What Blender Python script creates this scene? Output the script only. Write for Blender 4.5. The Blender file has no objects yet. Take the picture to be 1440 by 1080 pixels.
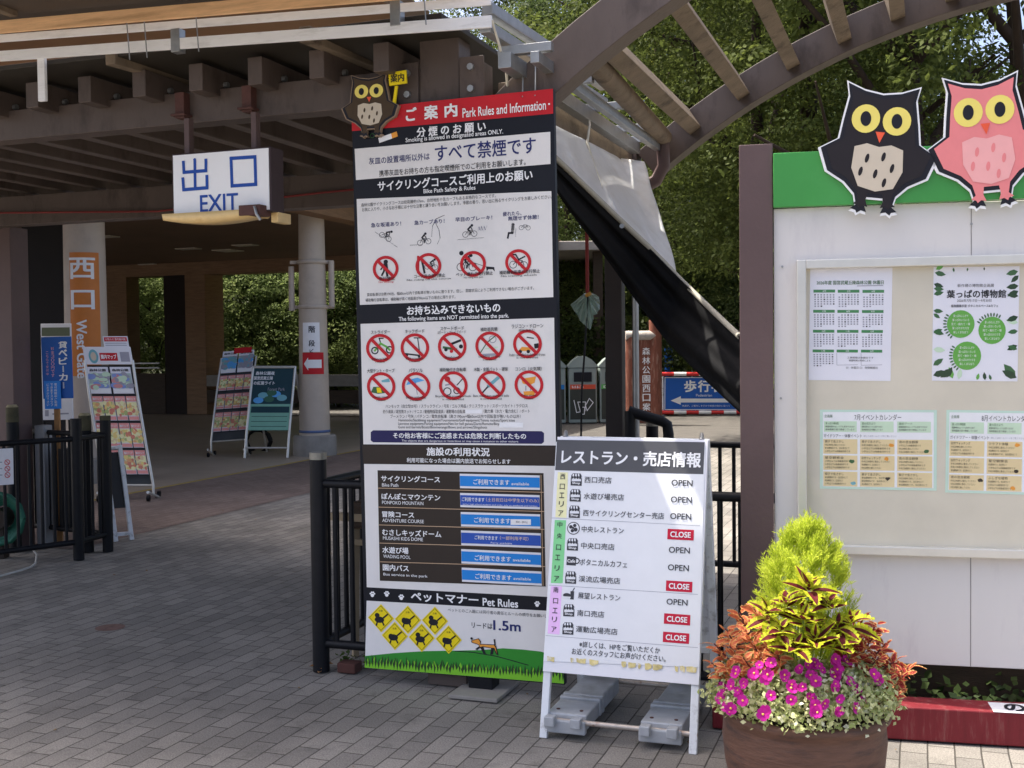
import bpy, bmesh, math, random
import numpy as np
from mathutils import Vector, Matrix
random.seed(7); rng = np.random.default_rng(7)
scn = bpy.context.scene
COL = scn.collection
rad = math.radians

# ------------------------------------------------------------------ camera
FPX, CAM_H, PITCH, ROLL = 1600.0, 1.6, math.atan(50 / 1600), .011
_c = math.sqrt(1 - ROLL * ROLL)
Fv = Vector((0, math.cos(PITCH), -math.sin(PITCH)))
_R0 = Vector((1, 0, 0)); _U0 = Vector((0, math.sin(PITCH), math.cos(PITCH)))
Rv = _c * _R0 - ROLL * _U0; Uv = ROLL * _R0 + _c * _U0
CAM = Vector((0, 0, CAM_H))
cam = bpy.data.cameras.new('camera'); camo = bpy.data.objects.new('camera', cam); COL.objects.link(camo)
M = Matrix((( Rv.x, Uv.x, -Fv.x, CAM.x), (Rv.y, Uv.y, -Fv.y, CAM.y), (Rv.z, Uv.z, -Fv.z, CAM.z), (0, 0, 0, 1)))
camo.matrix_world = M
cam.sensor_width = 36; cam.lens = 36 * FPX / 1440; cam.clip_start = .05; cam.clip_end = 600
scn.camera = camo

# ------------------------------------------------------------------ light
SUN_EL = rad(65); SUN_H = Vector((-.93, .37, 0)).normalized()
SUN_DIR = SUN_H * math.cos(SUN_EL) + Vector((0, 0, math.sin(SUN_EL)))
w = bpy.data.worlds.new('World'); scn.world = w; w.use_nodes = True
nt = w.node_tree; nt.nodes.clear()
sky = nt.nodes.new('ShaderNodeTexSky'); sky.sky_type = 'NISHITA'; sky.sun_disc = False
sky.sun_elevation = SUN_EL; sky.sun_rotation = math.atan2(SUN_H.x, SUN_H.y); sky.dust_density = 5; sky.air_density = .6; sky.ozone_density = .2
bgn = nt.nodes.new('ShaderNodeBackground'); bgn.inputs['Strength'].default_value = .15
wo = nt.nodes.new('ShaderNodeOutputWorld')
nt.links.new(sky.outputs[0], bgn.inputs[0]); nt.links.new(bgn.outputs[0], wo.inputs[0])
sl = bpy.data.lights.new('sun', 'SUN'); sl.energy = 2.8; sl.angle = rad(.5); sl.color = (1, .94, .84)
so = bpy.data.objects.new('sun', sl); COL.objects.link(so)
so.rotation_euler = SUN_DIR.to_track_quat('Z', 'Y').to_euler()
scn.view_settings.view_transform = 'Standard'; scn.view_settings.look = 'None'
scn.view_settings.exposure = 1.55; scn.view_settings.gamma = 1
scn.cycles.max_bounces = 8; scn.cycles.diffuse_bounces = 4; scn.cycles.transparent_max_bounces = 12

# ------------------------------------------------------------------ picture <-> world helpers
def ray(x, y): return Fv + Rv * ((x - 720) / FPX) - Uv * ((y - 540) / FPX)
def G(x, y, z=0.0):
    d = ray(x, y); return CAM + d * ((z - CAM_H) / d.z)
def D(x, y, Y):
    d = ray(x, y); return CAM + d * (Y / d.y)
def PL(x, y, P, n):
    d = ray(x, y); return CAM + d * ((Vector(P) - CAM).dot(n) / d.dot(n))
def yawdirs(deg):
    t = rad(deg); return Vector((math.cos(t), -math.sin(t), 0)), Vector((math.sin(t), math.cos(t), 0))
Z = Vector((0, 0, 1))
A, B = yawdirs(20)             # the gate's own axes: A to the right, B away from the viewer
O = G(650, 972); O.z = 0
def AB(a, b, z=0): return O + A * a + B * b + Z * z
def PB(x, y, b): return PL(x, y, O + B * b, B)     # point on a plane parallel to the gate front
def ab_of(p): q = Vector(p) - O; return q.dot(A), q.dot(B)

# ------------------------------------------------------------------ materials
def s2l(c): c = c / 255; return c / 12.92 if c <= .04045 else ((c + .055) / 1.055) ** 2.4
def rgb(r, g, b, k=1.0): return tuple(min(.9, s2l(v) * k) for v in (r, g, b)) + (1,)
_m = {}
def mat(name, col, rough=.6, metal=0, var=.12, scale=6.0, bump=0.0, bscale=40.0, spec=.4, stain=None, stain_amt=0.0, stain_scale=2.0, stretch=(1, 1, 1), coat=0):
    if name in _m: return _m[name]
    m = bpy.data.materials.new(name); m.use_nodes = True; n = m.node_tree; L = n.links
    p = n.nodes['Principled BSDF']; p.inputs['Roughness'].default_value = rough; p.inputs['Metallic'].default_value = metal
    p.inputs['Specular IOR Level'].default_value = spec
    if coat: p.inputs['Coat Weight'].default_value = coat
    tc = n.nodes.new('ShaderNodeTexCoord'); mp = n.nodes.new('ShaderNodeMapping'); mp.inputs['Scale'].default_value = stretch
    L.new(tc.outputs['Object'], mp.inputs[0])
    no = n.nodes.new('ShaderNodeTexNoise'); no.inputs['Scale'].default_value = scale; no.inputs['Detail'].default_value = 6; no.inputs['Roughness'].default_value = .65
    L.new(mp.outputs[0], no.inputs['Vector'])
    mr = n.nodes.new('ShaderNodeMapRange'); mr.inputs[1].default_value = .3; mr.inputs[2].default_value = .7
    mr.inputs[3].default_value = 1 - var; mr.inputs[4].default_value = 1 + var; L.new(no.outputs[0], mr.inputs[0])
    mx = n.nodes.new('ShaderNodeMix'); mx.data_type = 'RGBA'; mx.blend_type = 'MULTIPLY'; mx.inputs[0].default_value = 1
    mx.inputs[6].default_value = col; L.new(mr.outputs[0], mx.inputs[7]); out = mx.outputs[2]
    if stain is not None:
        n2 = n.nodes.new('ShaderNodeTexNoise'); n2.inputs['Scale'].default_value = stain_scale; n2.inputs['Detail'].default_value = 8; n2.inputs['Roughness'].default_value = .7
        L.new(mp.outputs[0], n2.inputs['Vector'])
        r2 = n.nodes.new('ShaderNodeMapRange'); r2.inputs[1].default_value = .52; r2.inputs[2].default_value = .66; r2.inputs[4].default_value = stain_amt
        L.new(n2.outputs[0], r2.inputs[0])
        m2 = n.nodes.new('ShaderNodeMix'); m2.data_type = 'RGBA'; L.new(r2.outputs[0], m2.inputs[0]); L.new(out, m2.inputs[6]); m2.inputs[7].default_value = stain
        out = m2.outputs[2]
    L.new(out, p.inputs['Base Color'])
    if bump:
        n3 = n.nodes.new('ShaderNodeTexNoise'); n3.inputs['Scale'].default_value = bscale; n3.inputs['Detail'].default_value = 5
        L.new(mp.outputs[0], n3.inputs['Vector'])
        b = n.nodes.new('ShaderNodeBump'); b.inputs['Strength'].default_value = bump; b.inputs['Distance'].default_value = .01
        L.new(n3.outputs[0], b.inputs['Height']); L.new(b.outputs[0], p.inputs['Normal'])
    _m[name] = m; return m
def ink(name, r, g, b, rough=.45, k=1.15):   # printed colour
    return mat('ink_' + name, rgb(r, g, b, k), rough, 0, .04, 9, spec=.2)
def leafmat(name, c1, c2, trans=.35, rough=.5, c3=None, patch=0):
    if name in _m: return _m[name]
    m = bpy.data.materials.new(name); m.use_nodes = True; n = m.node_tree; L = n.links
    p = n.nodes['Principled BSDF']; p.inputs['Roughness'].default_value = max(rough, .6); p.inputs['Specular IOR Level'].default_value = .12
    g = n.nodes.new('ShaderNodeNewGeometry'); cr = n.nodes.new('ShaderNodeValToRGB')
    cr.color_ramp.elements[0].color = c1; cr.color_ramp.elements[1].color = c2
    if c3: e = cr.color_ramp.elements.new(.9); e.color = c2; cr.color_ramp.elements[2].color = c3
    fac = g.outputs['Random Per Island']
    if patch:
        tc = n.nodes.new('ShaderNodeTexCoord'); no = n.nodes.new('ShaderNodeTexNoise'); no.inputs['Scale'].default_value = patch; no.inputs['Detail'].default_value = 3
        L.new(tc.outputs['Object'], no.inputs[0])
        r = n.nodes.new('ShaderNodeMapRange'); r.inputs[1].default_value = .36; r.inputs[2].default_value = .64; L.new(no.outputs[0], r.inputs[0])
        ad = n.nodes.new('ShaderNodeMix'); ad.inputs[0].default_value = .55; L.new(fac, ad.inputs[2]); L.new(r.outputs[0], ad.inputs[3]); fac = ad.outputs[0]
    L.new(fac, cr.inputs[0]); L.new(cr.outputs[0], p.inputs['Base Color'])
    t = n.nodes.new('ShaderNodeBsdfTranslucent'); L.new(cr.outputs[0], t.inputs[0])
    ms = n.nodes.new('ShaderNodeMixShader'); ms.inputs[0].default_value = trans
    L.new(p.outputs[0], ms.inputs[1]); L.new(t.outputs[0], ms.inputs[2]); L.new(ms.outputs[0], n.nodes['Material Output'].inputs[0])
    _m[name] = m; return m

# ------------------------------------------------------------------ objects
def wloc(o):
    v = Vector((0, 0, 0))
    while o is not None: v = v + o.location; o = o.parent
    return v
def tag(o, label=None, cat=None, group=None, kind=None):
    if label: o['label'] = label
    if cat: o['category'] = cat
    if group: o['group'] = group
    if kind: o['kind'] = kind
    return o
def thing(name, label, cat, loc=(0, 0, 0), group=None):
    o = bpy.data.objects.new(name, None); o.empty_display_size = .2; COL.objects.link(o); o.location = loc
    return tag(o, label, cat, group)
def copy_tree(o, parent=None, shift=None):
    c = o.copy(); COL.objects.link(c); c.parent = parent
    if shift is not None: c.location = c.location + Vector(shift)
    for ch in [x for x in COL.objects if x.parent == o]: copy_tree(ch, c)
    return c
class MB:
    def __init__(s): s.v = []; s.f = []; s.mi = []; s.mats = []; s.sm = []
    def m(s, mt):
        if mt not in s.mats: s.mats.append(mt)
        return s.mats.index(mt)
    def add(s, vs, fs, mt, smooth=False):
        k = len(s.v); s.v += [tuple(v) for v in vs]; i = s.m(mt)
        for f in fs: s.f.append([k + j for j in f]); s.mi.append(i); s.sm.append(smooth)
        return s
    def box(s, c, ax, ay, az, dx, dy, dz, mt):
        c = Vector(c); ax = Vector(ax) * dx / 2; ay = Vector(ay) * dy / 2; az = Vector(az) * dz / 2
        vs = [c + ax * i + ay * j + az * k for k in (-1, 1) for j in (-1, 1) for i in (-1, 1)]
        return s.add(vs, [(0, 2, 3, 1), (4, 5, 7, 6), (0, 1, 5, 4), (1, 3, 7, 5), (3, 2, 6, 7), (2, 0, 4, 6)], mt)
    def gbox(s, a0, a1, b0, b1, z0, z1, mt):    # box in gate axes
        return s.box(AB((a0 + a1) / 2, (b0 + b1) / 2, (z0 + z1) / 2), A, B, Z, abs(a1 - a0), abs(b1 - b0), abs(z1 - z0), mt)
    def bar(s, p, q, wd, ht, mt, up=Z):
        p = Vector(p); q = Vector(q); d = (q - p); l = d.length; d.normalize()
        sd = d.cross(Vector(up))
        if sd.length < 1e-4: sd = d.cross(Vector((1, 0, 0)))
        sd.normalize(); u = sd.cross(d)
        return s.box((p + q) / 2, d, sd, u, l, wd, ht, mt)
    def tube(s, pts, r, mt, n=10, cap=True):
        pts = [Vector(p) for p in pts]; rs = r if isinstance(r, (list, tuple)) else [r] * len(pts)
        vs = []; prev = None
        for i, p in enumerate(pts):
            d = (pts[min(i + 1, len(pts) - 1)] - pts[max(i - 1, 0)]).normalized()
            if prev is None:
                u = d.cross(Z)
                if u.length < 1e-3: u = d.cross(Vector((1, 0, 0)))
                u.normalize()
            else: u = (prev - d * prev.dot(d)).normalized()
            prev = u; v = d.cross(u)
            vs += [p + (u * math.cos(2 * math.pi * k / n) + v * math.sin(2 * math.pi * k / n)) * rs[i] for k in range(n)]
        fs = [(i * n + k, i * n + (k + 1) % n, (i + 1) * n + (k + 1) % n, (i + 1) * n + k) for i in range(len(pts) - 1) for k in range(n)]
        s.add(vs, fs, mt, True)
        if cap:
            s.add(vs[:n], [list(range(n))[::-1]], mt); s.add(vs[-n:], [list(range(n))], mt)
        return s
    def lathe(s, c, prof, mt, n=40):
        c = Vector(c); vs = [c + Vector((r * math.cos(2 * math.pi * k / n), r * math.sin(2 * math.pi * k / n), z)) for r, z in prof for k in range(n)]
        fs = [(i * n + k, i * n + (k + 1) % n, (i + 1) * n + (k + 1) % n, (i + 1) * n + k) for i in range(len(prof) - 1) for k in range(n)]
        return s.add(vs, fs, mt, True)
    def prism(s, poly, d, mt, mt_side=None):     # planar polygon thickened by the vector d (away from its face)
        d = Vector(d); n = len(poly); p = [Vector(x) for x in poly]
        s.add(p, [list(range(n))], mt); s.add([x + d for x in p], [list(range(n))[::-1]], mt_side or mt)
        s.add(p + [x + d for x in p], [(i, n + i, n + (i + 1) % n, (i + 1) % n) for i in range(n)], mt_side or mt); return s
    def build(s, name, parent=None, bevel=0, seg=2):
        me = bpy.data.meshes.new(name); off = wloc(parent) if parent is not None else Vector((0, 0, 0))
        me.from_pydata([tuple(Vector(v) - off) for v in s.v], [], s.f)
        for mt in s.mats: me.materials.append(mt)
        me.polygons.foreach_set('material_index', s.mi); me.polygons.foreach_set('use_smooth', s.sm); me.update()
        o = bpy.data.objects.new(name, me); COL.objects.link(o); o.parent = parent
        if bevel:
            b = o.modifiers.new('bevel', 'BEVEL'); b.width = bevel; b.segments = seg; b.limit_method = 'ANGLE'; b.angle_limit = rad(40)
        return o

# ------------------------------------------------------------------ printing on boards
_tc = bpy.data.curves.new('lettering_source', 'FONT'); _tc.resolution_u = 3
_to = bpy.data.objects.new('lettering_source', _tc); COL.objects.link(_to)
_tcache = {}
def textmesh(s, bold):
    k = (s, bold)
    if k not in _tcache:
        _tc.body = s; bpy.context.view_layer.update()
        e = _to.evaluated_get(bpy.context.evaluated_depsgraph_get()); me = bpy.data.meshes.new_from_object(e)
        v = np.array([x.co[:2] for x in me.vertices]); f = [list(p.vertices) for p in me.polygons]
        bpy.data.meshes.remove(me)
        sh = [(0, 0)] if bold < .003 else [(-bold, -bold * .8), (bold, bold * .8), (-bold, bold * .8), (bold, -bold * .8)]
        if len(v):
            lo = v.min(0) - bold; hi = v.max(0) + bold
            v = [(v + np.array(o) - (lo + hi) / 2) / np.maximum(hi - lo, 1e-6) for o in sh]
        _tcache[k] = (v, f)
    return _tcache[k]
def homography(src, dst):
    a = []
    for (x, y), (u, v) in zip(src, dst):
        a.append([x, y, 1, 0, 0, 0, -u * x, -u * y, -u]); a.append([0, 0, 0, x, y, 1, -v * x, -v * y, -v])
    return np.linalg.svd(np.array(a))[2][-1].reshape(3, 3)
class Print:
    """Flat printed shapes on a board; coordinates are read off the photograph and turned into board coordinates."""
    def __init__(s, corners, tl, X, Y, nrm, step=.0006, fmap=None):
        s.Wd, s.Hd = X.length, Y.length; s.tl = Vector(tl); s.ux = X.normalized(); s.uy = Y.normalized(); s.n = nrm.normalized(); s.step = step
        s.H = homography(corners, [(0, 0), (s.Wd, 0), (s.Wd, s.Hd), (0, s.Hd)]); s.mb = MB(); s.vw = (0, 0, 1); s.fmap = fmap; s.off = .0008
    def view(s, x, y, sc): s.vw = (x, y, sc); return s
    def uv(s, x, y):
        x = s.vw[0] + x / s.vw[2]; y = s.vw[1] + y / s.vw[2]; q = s.H @ np.array([x, y, 1.0]); return q[0] / q[2], q[1] / q[2]
    def at(s, u, v, k):
        if s.fmap: return s.fmap(u, v, s.off + k * s.step)
        return s.tl + s.ux * u + s.uy * v + s.n * (s.off + k * s.step)
    def uvpoly(s, pts, mt, k):
        P = [s.at(u, v, k) for u, v in pts]
        a = sum(pts[i][0] * pts[(i + 1) % len(pts)][1] - pts[(i + 1) % len(pts)][0] * pts[i][1] for i in range(len(pts)))
        s.mb.add(P, [list(range(len(P)))[::(1 if a < 0 else -1)]], mt); return s
    def poly(s, pts, mt, k=1): return s.uvpoly([s.uv(*p) for p in pts], mt, k)
    def rect(s, x0, y0, x1, y1, mt, k=1): return s.poly([(x0, y0), (x1, y0), (x1, y1), (x0, y1)], mt, k)
    def urect(s, xc, yc, wd, ht, mt, k=1):      # upright on the board around a picture point
        u, v = s.uv(xc, yc); sw, sh = s.scale(xc, yc); a, b = wd * sw / 2, ht * sh / 2
        return s.uvpoly([(u - a, v - b), (u + a, v - b), (u + a, v + b), (u - a, v + b)], mt, k)
    def scale(s, x, y):
        a = s.uv(x - 5, y); b = s.uv(x + 5, y); c = s.uv(x, y - 5); d = s.uv(x, y + 5)
        return math.hypot(b[0] - a[0], b[1] - a[1]) / 10, math.hypot(d[0] - c[0], d[1] - c[1]) / 10
    def disc(s, x, y, r, mt, k=1, ry=None, n=24, rot=0):
        u, v = s.uv(x, y); sw, sh = s.scale(x, y); ry = r if ry is None else ry; c, d = math.cos(rot), math.sin(rot); pts = []
        for i in range(n):
            t = 2 * math.pi * i / n; p, q = r * math.cos(t), ry * math.sin(t); pts.append((u + (p * c - q * d) * sw, v + (p * d + q * c) * sh))
        return s.uvpoly(pts, mt, k)
    def ring(s, x, y, r, wd, mt, k=1, n=28):
        u, v = s.uv(x, y); sw, sh = s.scale(x, y)
        for i in range(n):
            t0, t1 = 2 * math.pi * i / n, 2 * math.pi * (i + 1) / n
            s.uvpoly([(u + q * math.cos(t) * sw, v + q * math.sin(t) * sh) for q, t in ((r, t0), (r, t1), (r - wd, t1), (r - wd, t0))], mt, k)
        return s
    def line(s, pts, wd, mt, k=1, closed=False):
        P = [s.uv(*p) for p in pts]; sw = s.scale(*pts[0])[0]; h = wd * sw / 2; n = len(P)
        for i in range(n if closed else n - 1):
            (a, b), (c, d) = P[i], P[(i + 1) % n]; L = math.hypot(c - a, d - b) or 1e-6; ex, ey = (c - a) / L * h * .9, (d - b) / L * h * .9; nx, ny = -(d - b) / L * h, (c - a) / L * h
            if n == 2: ex = ey = 0
            kk = k + (i % 2) * .15
            s.uvpoly([(a - ex + nx, b - ey + ny), (c + ex + nx, d + ey + ny), (c + ex - nx, d + ey - ny), (a - ex - nx, b - ey - ny)], mt, kk)
        return s
    def text(s, t, xc, yc, wd, ht, mt, k=2, bold=.0, rot=0, xl=None):
        if xl is not None: xc = (xl[0] + xl[1]) / 2; wd = xl[1] - xl[0]
        v, f = textmesh(t, bold)
        if not len(v): return s
        u, w_ = s.uv(xc, yc); sw, sh = s.scale(xc, yc); c, d = math.cos(rot), math.sin(rot)
        if abs(rot) < .1:
            ax = wd * sw; ay = ht * sh
        else: ax = wd * sh; ay = ht * sw
        for i, vv in enumerate(v):
            pts = [(u + (p * ax * c + q * ay * d), w_ + (p * ax * d - q * ay * c)) for p, q in vv]; ff = f
            if s.fmap:      # wrapped lettering: cut into narrow strips so that it follows the curve
                b = bmesh.new(); bv = [b.verts.new((x, y, 0)) for x, y in pts]
                for q in f:
                    try: b.faces.new([bv[j] for j in q])
                    except ValueError: pass
                for x in np.arange(min(x for x, _ in pts), max(x for x, _ in pts), .012): bmesh.ops.bisect_plane(b, geom=b.verts[:] + b.edges[:] + b.faces[:], plane_co=(x, 0, 0), plane_no=(1, 0, 0))
                b.verts.index_update(); pts = [(q.co.x, q.co.y) for q in b.verts]; ff = [[q.index for q in g.verts] for g in b.faces]; b.free()
            s.mb.add([s.at(x, y, k + .22 * i) for x, y in pts], ff, mt)
        return s
    def no_entry(s, x, y, r, wd, mt, k=5):
        s.ring(x, y, r, wd, mt, k); q = r * .66; s.line([(x - q, y - q), (x + q, y + q)], wd, mt, k + 1)
    def build(s, name, parent): return s.mb.build(name, parent)
def quad3(corners, P, n, ortho=True):
    tl, tr, br, bl = [PL(x, y, P, n) for x, y in corners]
    X = ((tr - tl) + (br - bl)) / 2; Y = ((bl - tl) + (br - tr)) / 2
    if ortho: Y = (Y - X * (Y.dot(X) / X.dot(X)))
    c = (tl + tr + br + bl) / 4
    return c - X / 2 - Y / 2, X, Y
def slab(mb, tl, X, Y, n, th, mt):   # board body behind a printed face, n points to the viewer
    mb.box(tl + X / 2 + Y / 2 - n.normalized() * th / 2, X.normalized(), Y.normalized(), n.normalized(), X.length, Y.length, th, mt)

# ------------------------------------------------------------------ shared materials
BROWN = mat('brown_paint', rgb(100, 87, 80, .78), .5, 0, .12, 4, .15, 60, stain=rgb(66, 54, 48, .8), stain_amt=.7, stain_scale=5, stretch=(1, 1, .4))
BROWN2 = mat('brown_post_paint', rgb(100, 80, 78, .9), .5, 0, .1, 3, .1, 60, stain=rgb(70, 56, 56), stain_amt=.35)
TANB = mat('weathered_beam', rgb(150, 132, 110, .62), .75, 0, .25, 5, .4, 60, stain=rgb(60, 48, 36), stain_amt=.7, stain_scale=6)
RUST = mat('rust_paint', rgb(104, 68, 62, .7), .7, 0, .25, 12, .3, stain=rgb(70, 38, 30), stain_amt=.6)
STEEL = mat('galvanised', rgb(170, 172, 172, .9), .4, .7, .15, 14)
ALU = mat('aluminium', rgb(214, 212, 204, 1.0), .32, .45, .06, 8)
WALU = mat('white_aluminium', rgb(236, 244, 250, 1.15), .4, 0, .05, 6, stain=rgb(160, 160, 150), stain_amt=.25, stain_scale=5, stretch=(1, 1, 6))
PLY = mat('plywood', rgb(225, 182, 136, 1.15), .7, 0, .15, 8, .2, stretch=(1, 1, 12), stain=rgb(130, 95, 60), stain_amt=.5)
DARKW = mat('dark_wood', rgb(72, 58, 46, .8), .75, 0, .25, 5, .3, stretch=(1, 1, 6))
BLACKM = mat('black_metal', rgb(24, 26, 32, .6), .5, 0, .25, 20, spec=.25)
BLACKP = mat('black_panel', rgb(28, 29, 34, .9), .4, 0, .1, 8)
WHITE = mat('white_panel', rgb(232, 232, 236, 1.0), .45, 0, .03, 4)
WPAINT = mat('worn_white_paint', rgb(225, 228, 230, 1.0), .55, 0, .06, 9, .2, 50, stain=rgb(135, 130, 122), stain_amt=.6, stain_scale=14)
CONC = mat('concrete', rgb(165, 160, 152, .7), .85, 0, .15, 6, .3)
STAINST = mat('grey_plastic', rgb(150, 150, 152), .5, 0, .1)

# ------------------------------------------------------------------ ground
def ground_mat(name, c1, c2, mortar, bw=.2, bh=.1, rot=-20 + 90, mort=.012, dark=.82):
    m = bpy.data.materials.new(name); m.use_nodes = True; n = m.node_tree; L = n.links; p = n.nodes['Principled BSDF']
    tc = n.nodes.new('ShaderNodeTexCoord'); mp = n.nodes.new('ShaderNodeMapping'); mp.inputs['Rotation'].default_value = (0, 0, rad(rot))
    mp.vector_type = 'TEXTURE'
    L.new(tc.outputs['Object'], mp.inputs[0])
    # slight waviness so that joints are not ruler-straight
    nw = n.nodes.new('ShaderNodeTexNoise'); nw.inputs['Scale'].default_value = 3; L.new(mp.outputs[0], nw.inputs[0])
    vm = n.nodes.new('ShaderNodeVectorMath'); vm.operation = 'MULTIPLY_ADD'; vm.inputs[1].default_value = (.012, .012, 0); L.new(nw.outputs[1], vm.inputs[0]); L.new(mp.outputs[0], vm.inputs[2])
    br = n.nodes.new('ShaderNodeTexBrick'); br.inputs['Scale'].default_value = 1; br.inputs['Brick Width'].default_value = bw; br.inputs['Row Height'].default_value = bh
    br.inputs['Mortar Size'].default_value = mort * .28; br.inputs['Mortar Smooth'].default_value = .3; br.inputs['Bias'].default_value = -.1
    br.inputs['Color1'].default_value = c1; br.inputs['Color2'].default_value = c2; br.inputs['Mortar'].default_value = mortar
    L.new(vm.outputs[0], br.inputs['Vector'])
    n1 = n.nodes.new('ShaderNodeTexNoise'); n1.inputs['Scale'].default_value = .9; n1.inputs['Detail'].default_value = 5; L.new(tc.outputs['Object'], n1.inputs[0])
    n2 = n.nodes.new('ShaderNodeTexNoise'); n2.inputs['Scale'].default_value = 160; n2.inputs['Detail'].default_value = 4; L.new(tc.outputs['Object'], n2.inputs[0])
    r1 = n.nodes.new('ShaderNodeMapRange'); r1.inputs[1].default_value = .35; r1.inputs[2].default_value = .65; r1.inputs[3].default_value = dark; r1.inputs[4].default_value = 1.2; L.new(n1.outputs[0], r1.inputs[0])
    r2 = n.nodes.new('ShaderNodeMapRange'); r2.inputs[1].default_value = .3; r2.inputs[2].default_value = .7; r2.inputs[3].default_value = .66; r2.inputs[4].default_value = 1.34; L.new(n2.outputs[0], r2.inputs[0])
    n5 = n.nodes.new('ShaderNodeTexNoise'); n5.inputs['Scale'].default_value = 5; n5.inputs['Detail'].default_value = 9; n5.inputs['Roughness'].default_value = .75; L.new(tc.outputs['Object'], n5.inputs[0])
    r5 = n.nodes.new('ShaderNodeMapRange'); r5.inputs[1].default_value = .54; r5.inputs[2].default_value = .68; r5.inputs[3].default_value = 1; r5.inputs[4].default_value = .68; L.new(n5.outputs[0], r5.inputs[0])
    m0 = n.nodes.new('ShaderNodeMath'); m0.operation = 'MULTIPLY'; L.new(r1.outputs[0], m0.inputs[0]); L.new(r5.outputs[0], m0.inputs[1])
    mu = n.nodes.new('ShaderNodeMath'); mu.operation = 'MULTIPLY'; L.new(m0.outputs[0], mu.inputs[0]); L.new(r2.outputs[0], mu.inputs[1])
    mx = n.nodes.new('ShaderNodeMix'); mx.data_type = 'RGBA'; mx.blend_type = 'MULTIPLY'; mx.inputs[0].default_value = 1; L.new(br.outputs[0], mx.inputs[6]); L.new(mu.outputs[0], mx.inputs[7])
    L.new(mx.outputs[2], p.inputs['Base Color']); p.inputs['Roughness'].default_value = .82; p.inputs['Specular IOR Level'].default_value = .3
    iv = n.nodes.new('ShaderNodeMath'); iv.operation = 'MULTIPLY_ADD'; iv.inputs[1].default_value = -1; L.new(br.outputs[1], iv.inputs[0])
    m3 = n.nodes.new('ShaderNodeMath'); m3.operation = 'MULTIPLY'; m3.inputs[1].default_value = .25; L.new(n2.outputs[0], m3.inputs[0]); L.new(m3.outputs[0], iv.inputs[2])
    b = n.nodes.new('ShaderNodeBump'); b.inputs['Strength'].default_value = .7; b.inputs['Distance'].default_value = .006; L.new(iv.outputs[0], b.inputs['Height']); L.new(b.outputs[0], p.inputs['Normal'])
    return m
PAVE = ground_mat('grey_pavers', rgb(152, 147, 139, .78), rgb(130, 126, 120, .76), rgb(84, 80, 74, .72))
PAVER = ground_mat('red_brown_pavers', rgb(140, 124, 115, .68), rgb(128, 112, 104, .68), rgb(84, 70, 64), dark=.85)
def sheet(name, a0, a1, b0, b1, z, mt):
    mb = MB(); mb.add([AB(a0, b0, z), AB(a1, b0, z), AB(a1, b1, z), AB(a0, b1, z)], [(0, 1, 2, 3)], mt); return tag(mb.build(name), kind='structure')
ASPH = mat('asphalt', rgb(112, 108, 102, .62), .9, 0, .2, 3, .4, 220)
HALLF = mat('hall_floor_concrete', rgb(140, 128, 114, 1.3), .5, 0, .12, 2, .1, 100)
EARTH = mat('woodland_floor', rgb(70, 74, 40, .5), 1, 0, .4, 2, .5, 30)
sheet('ground', -160, 160, -120, 200, -.012, ASPH)
sheet('pavement', -11, 9, -9, 14, -.006, PAVE)
sheet('entrance_path', -6.45, -4.5, 2.6, 14, -.002, PAVER)
sheet('hall_floor', -30, -6.52, 4.5, 19.7, .0, HALLF)
ln = MB(); ln.box(AB(-6.48, 10.5, -.002), A, B, Z, .05, 13, .006, mat('yellow_line', rgb(190, 165, 90, .8), .8, 0, .2, 20)); tag(ln.build('road_line'), kind='structure')
mb = MB()   # wooded rise far behind
N = 40; vs = []; fs = []
for j in range(9):
    for i in range(N):
        x = -90 + 180 * i / (N - 1); y = 46 + j * 7; vs.append((x, y, -.1 + (j / 8) ** .8 * 9 + .8 * math.sin(x * .21 + j) * min(1, j / 2)))
for j in range(8):
    for i in range(N - 1): k = j * N + i; fs.append((k, k + 1, k + N + 1, k + N))
mb.add(vs, fs, EARTH, True); tag(mb.build('hills'), kind='structure')

# ------------------------------------------------------------------ timber gate / pergola with arches
pg = thing('arched_pergola', 'brown painted timber gate pergola with flat slatted bay and big curved arch ribs', 'pergola', AB(-1.8, 1.2, 0))
def add(name, fn, par=pg, bevel=.004):
    m_ = MB(); fn(m_); return m_.build(name, par, bevel)
add('front_beam', lambda m: m.gbox(-7.2, .12, .06, .18, 2.765, 2.925, BROWN))
add('back_beam', lambda m: m.gbox(-7.2, .28, 2.36, 2.5, 2.63, 2.86, BROWN))
add('front_post', lambda m: m.gbox(-.2, .0, .055, .2, 0, 3.13, BROWN))
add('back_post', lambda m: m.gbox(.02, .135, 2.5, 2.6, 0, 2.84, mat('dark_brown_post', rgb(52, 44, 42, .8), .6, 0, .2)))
add('left_post', lambda m: m.gbox(-5.22, -5.0, 2.5, 2.7, 0, 2.64, BROWN2))
for k in range(22):
    a = -.33 - .338 * k
    add('joist', lambda m: m.gbox(a - .04, a + .04, -.09, 3.1, 2.885 + .0015, 3.02, BROWN))
    def bolt(m):
        c = AB(a + .04, .1, 2.95); m.tube([c, c + A * .02], .016, STEEL, 8)
    add('bolt', bolt, bevel=0)
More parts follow.
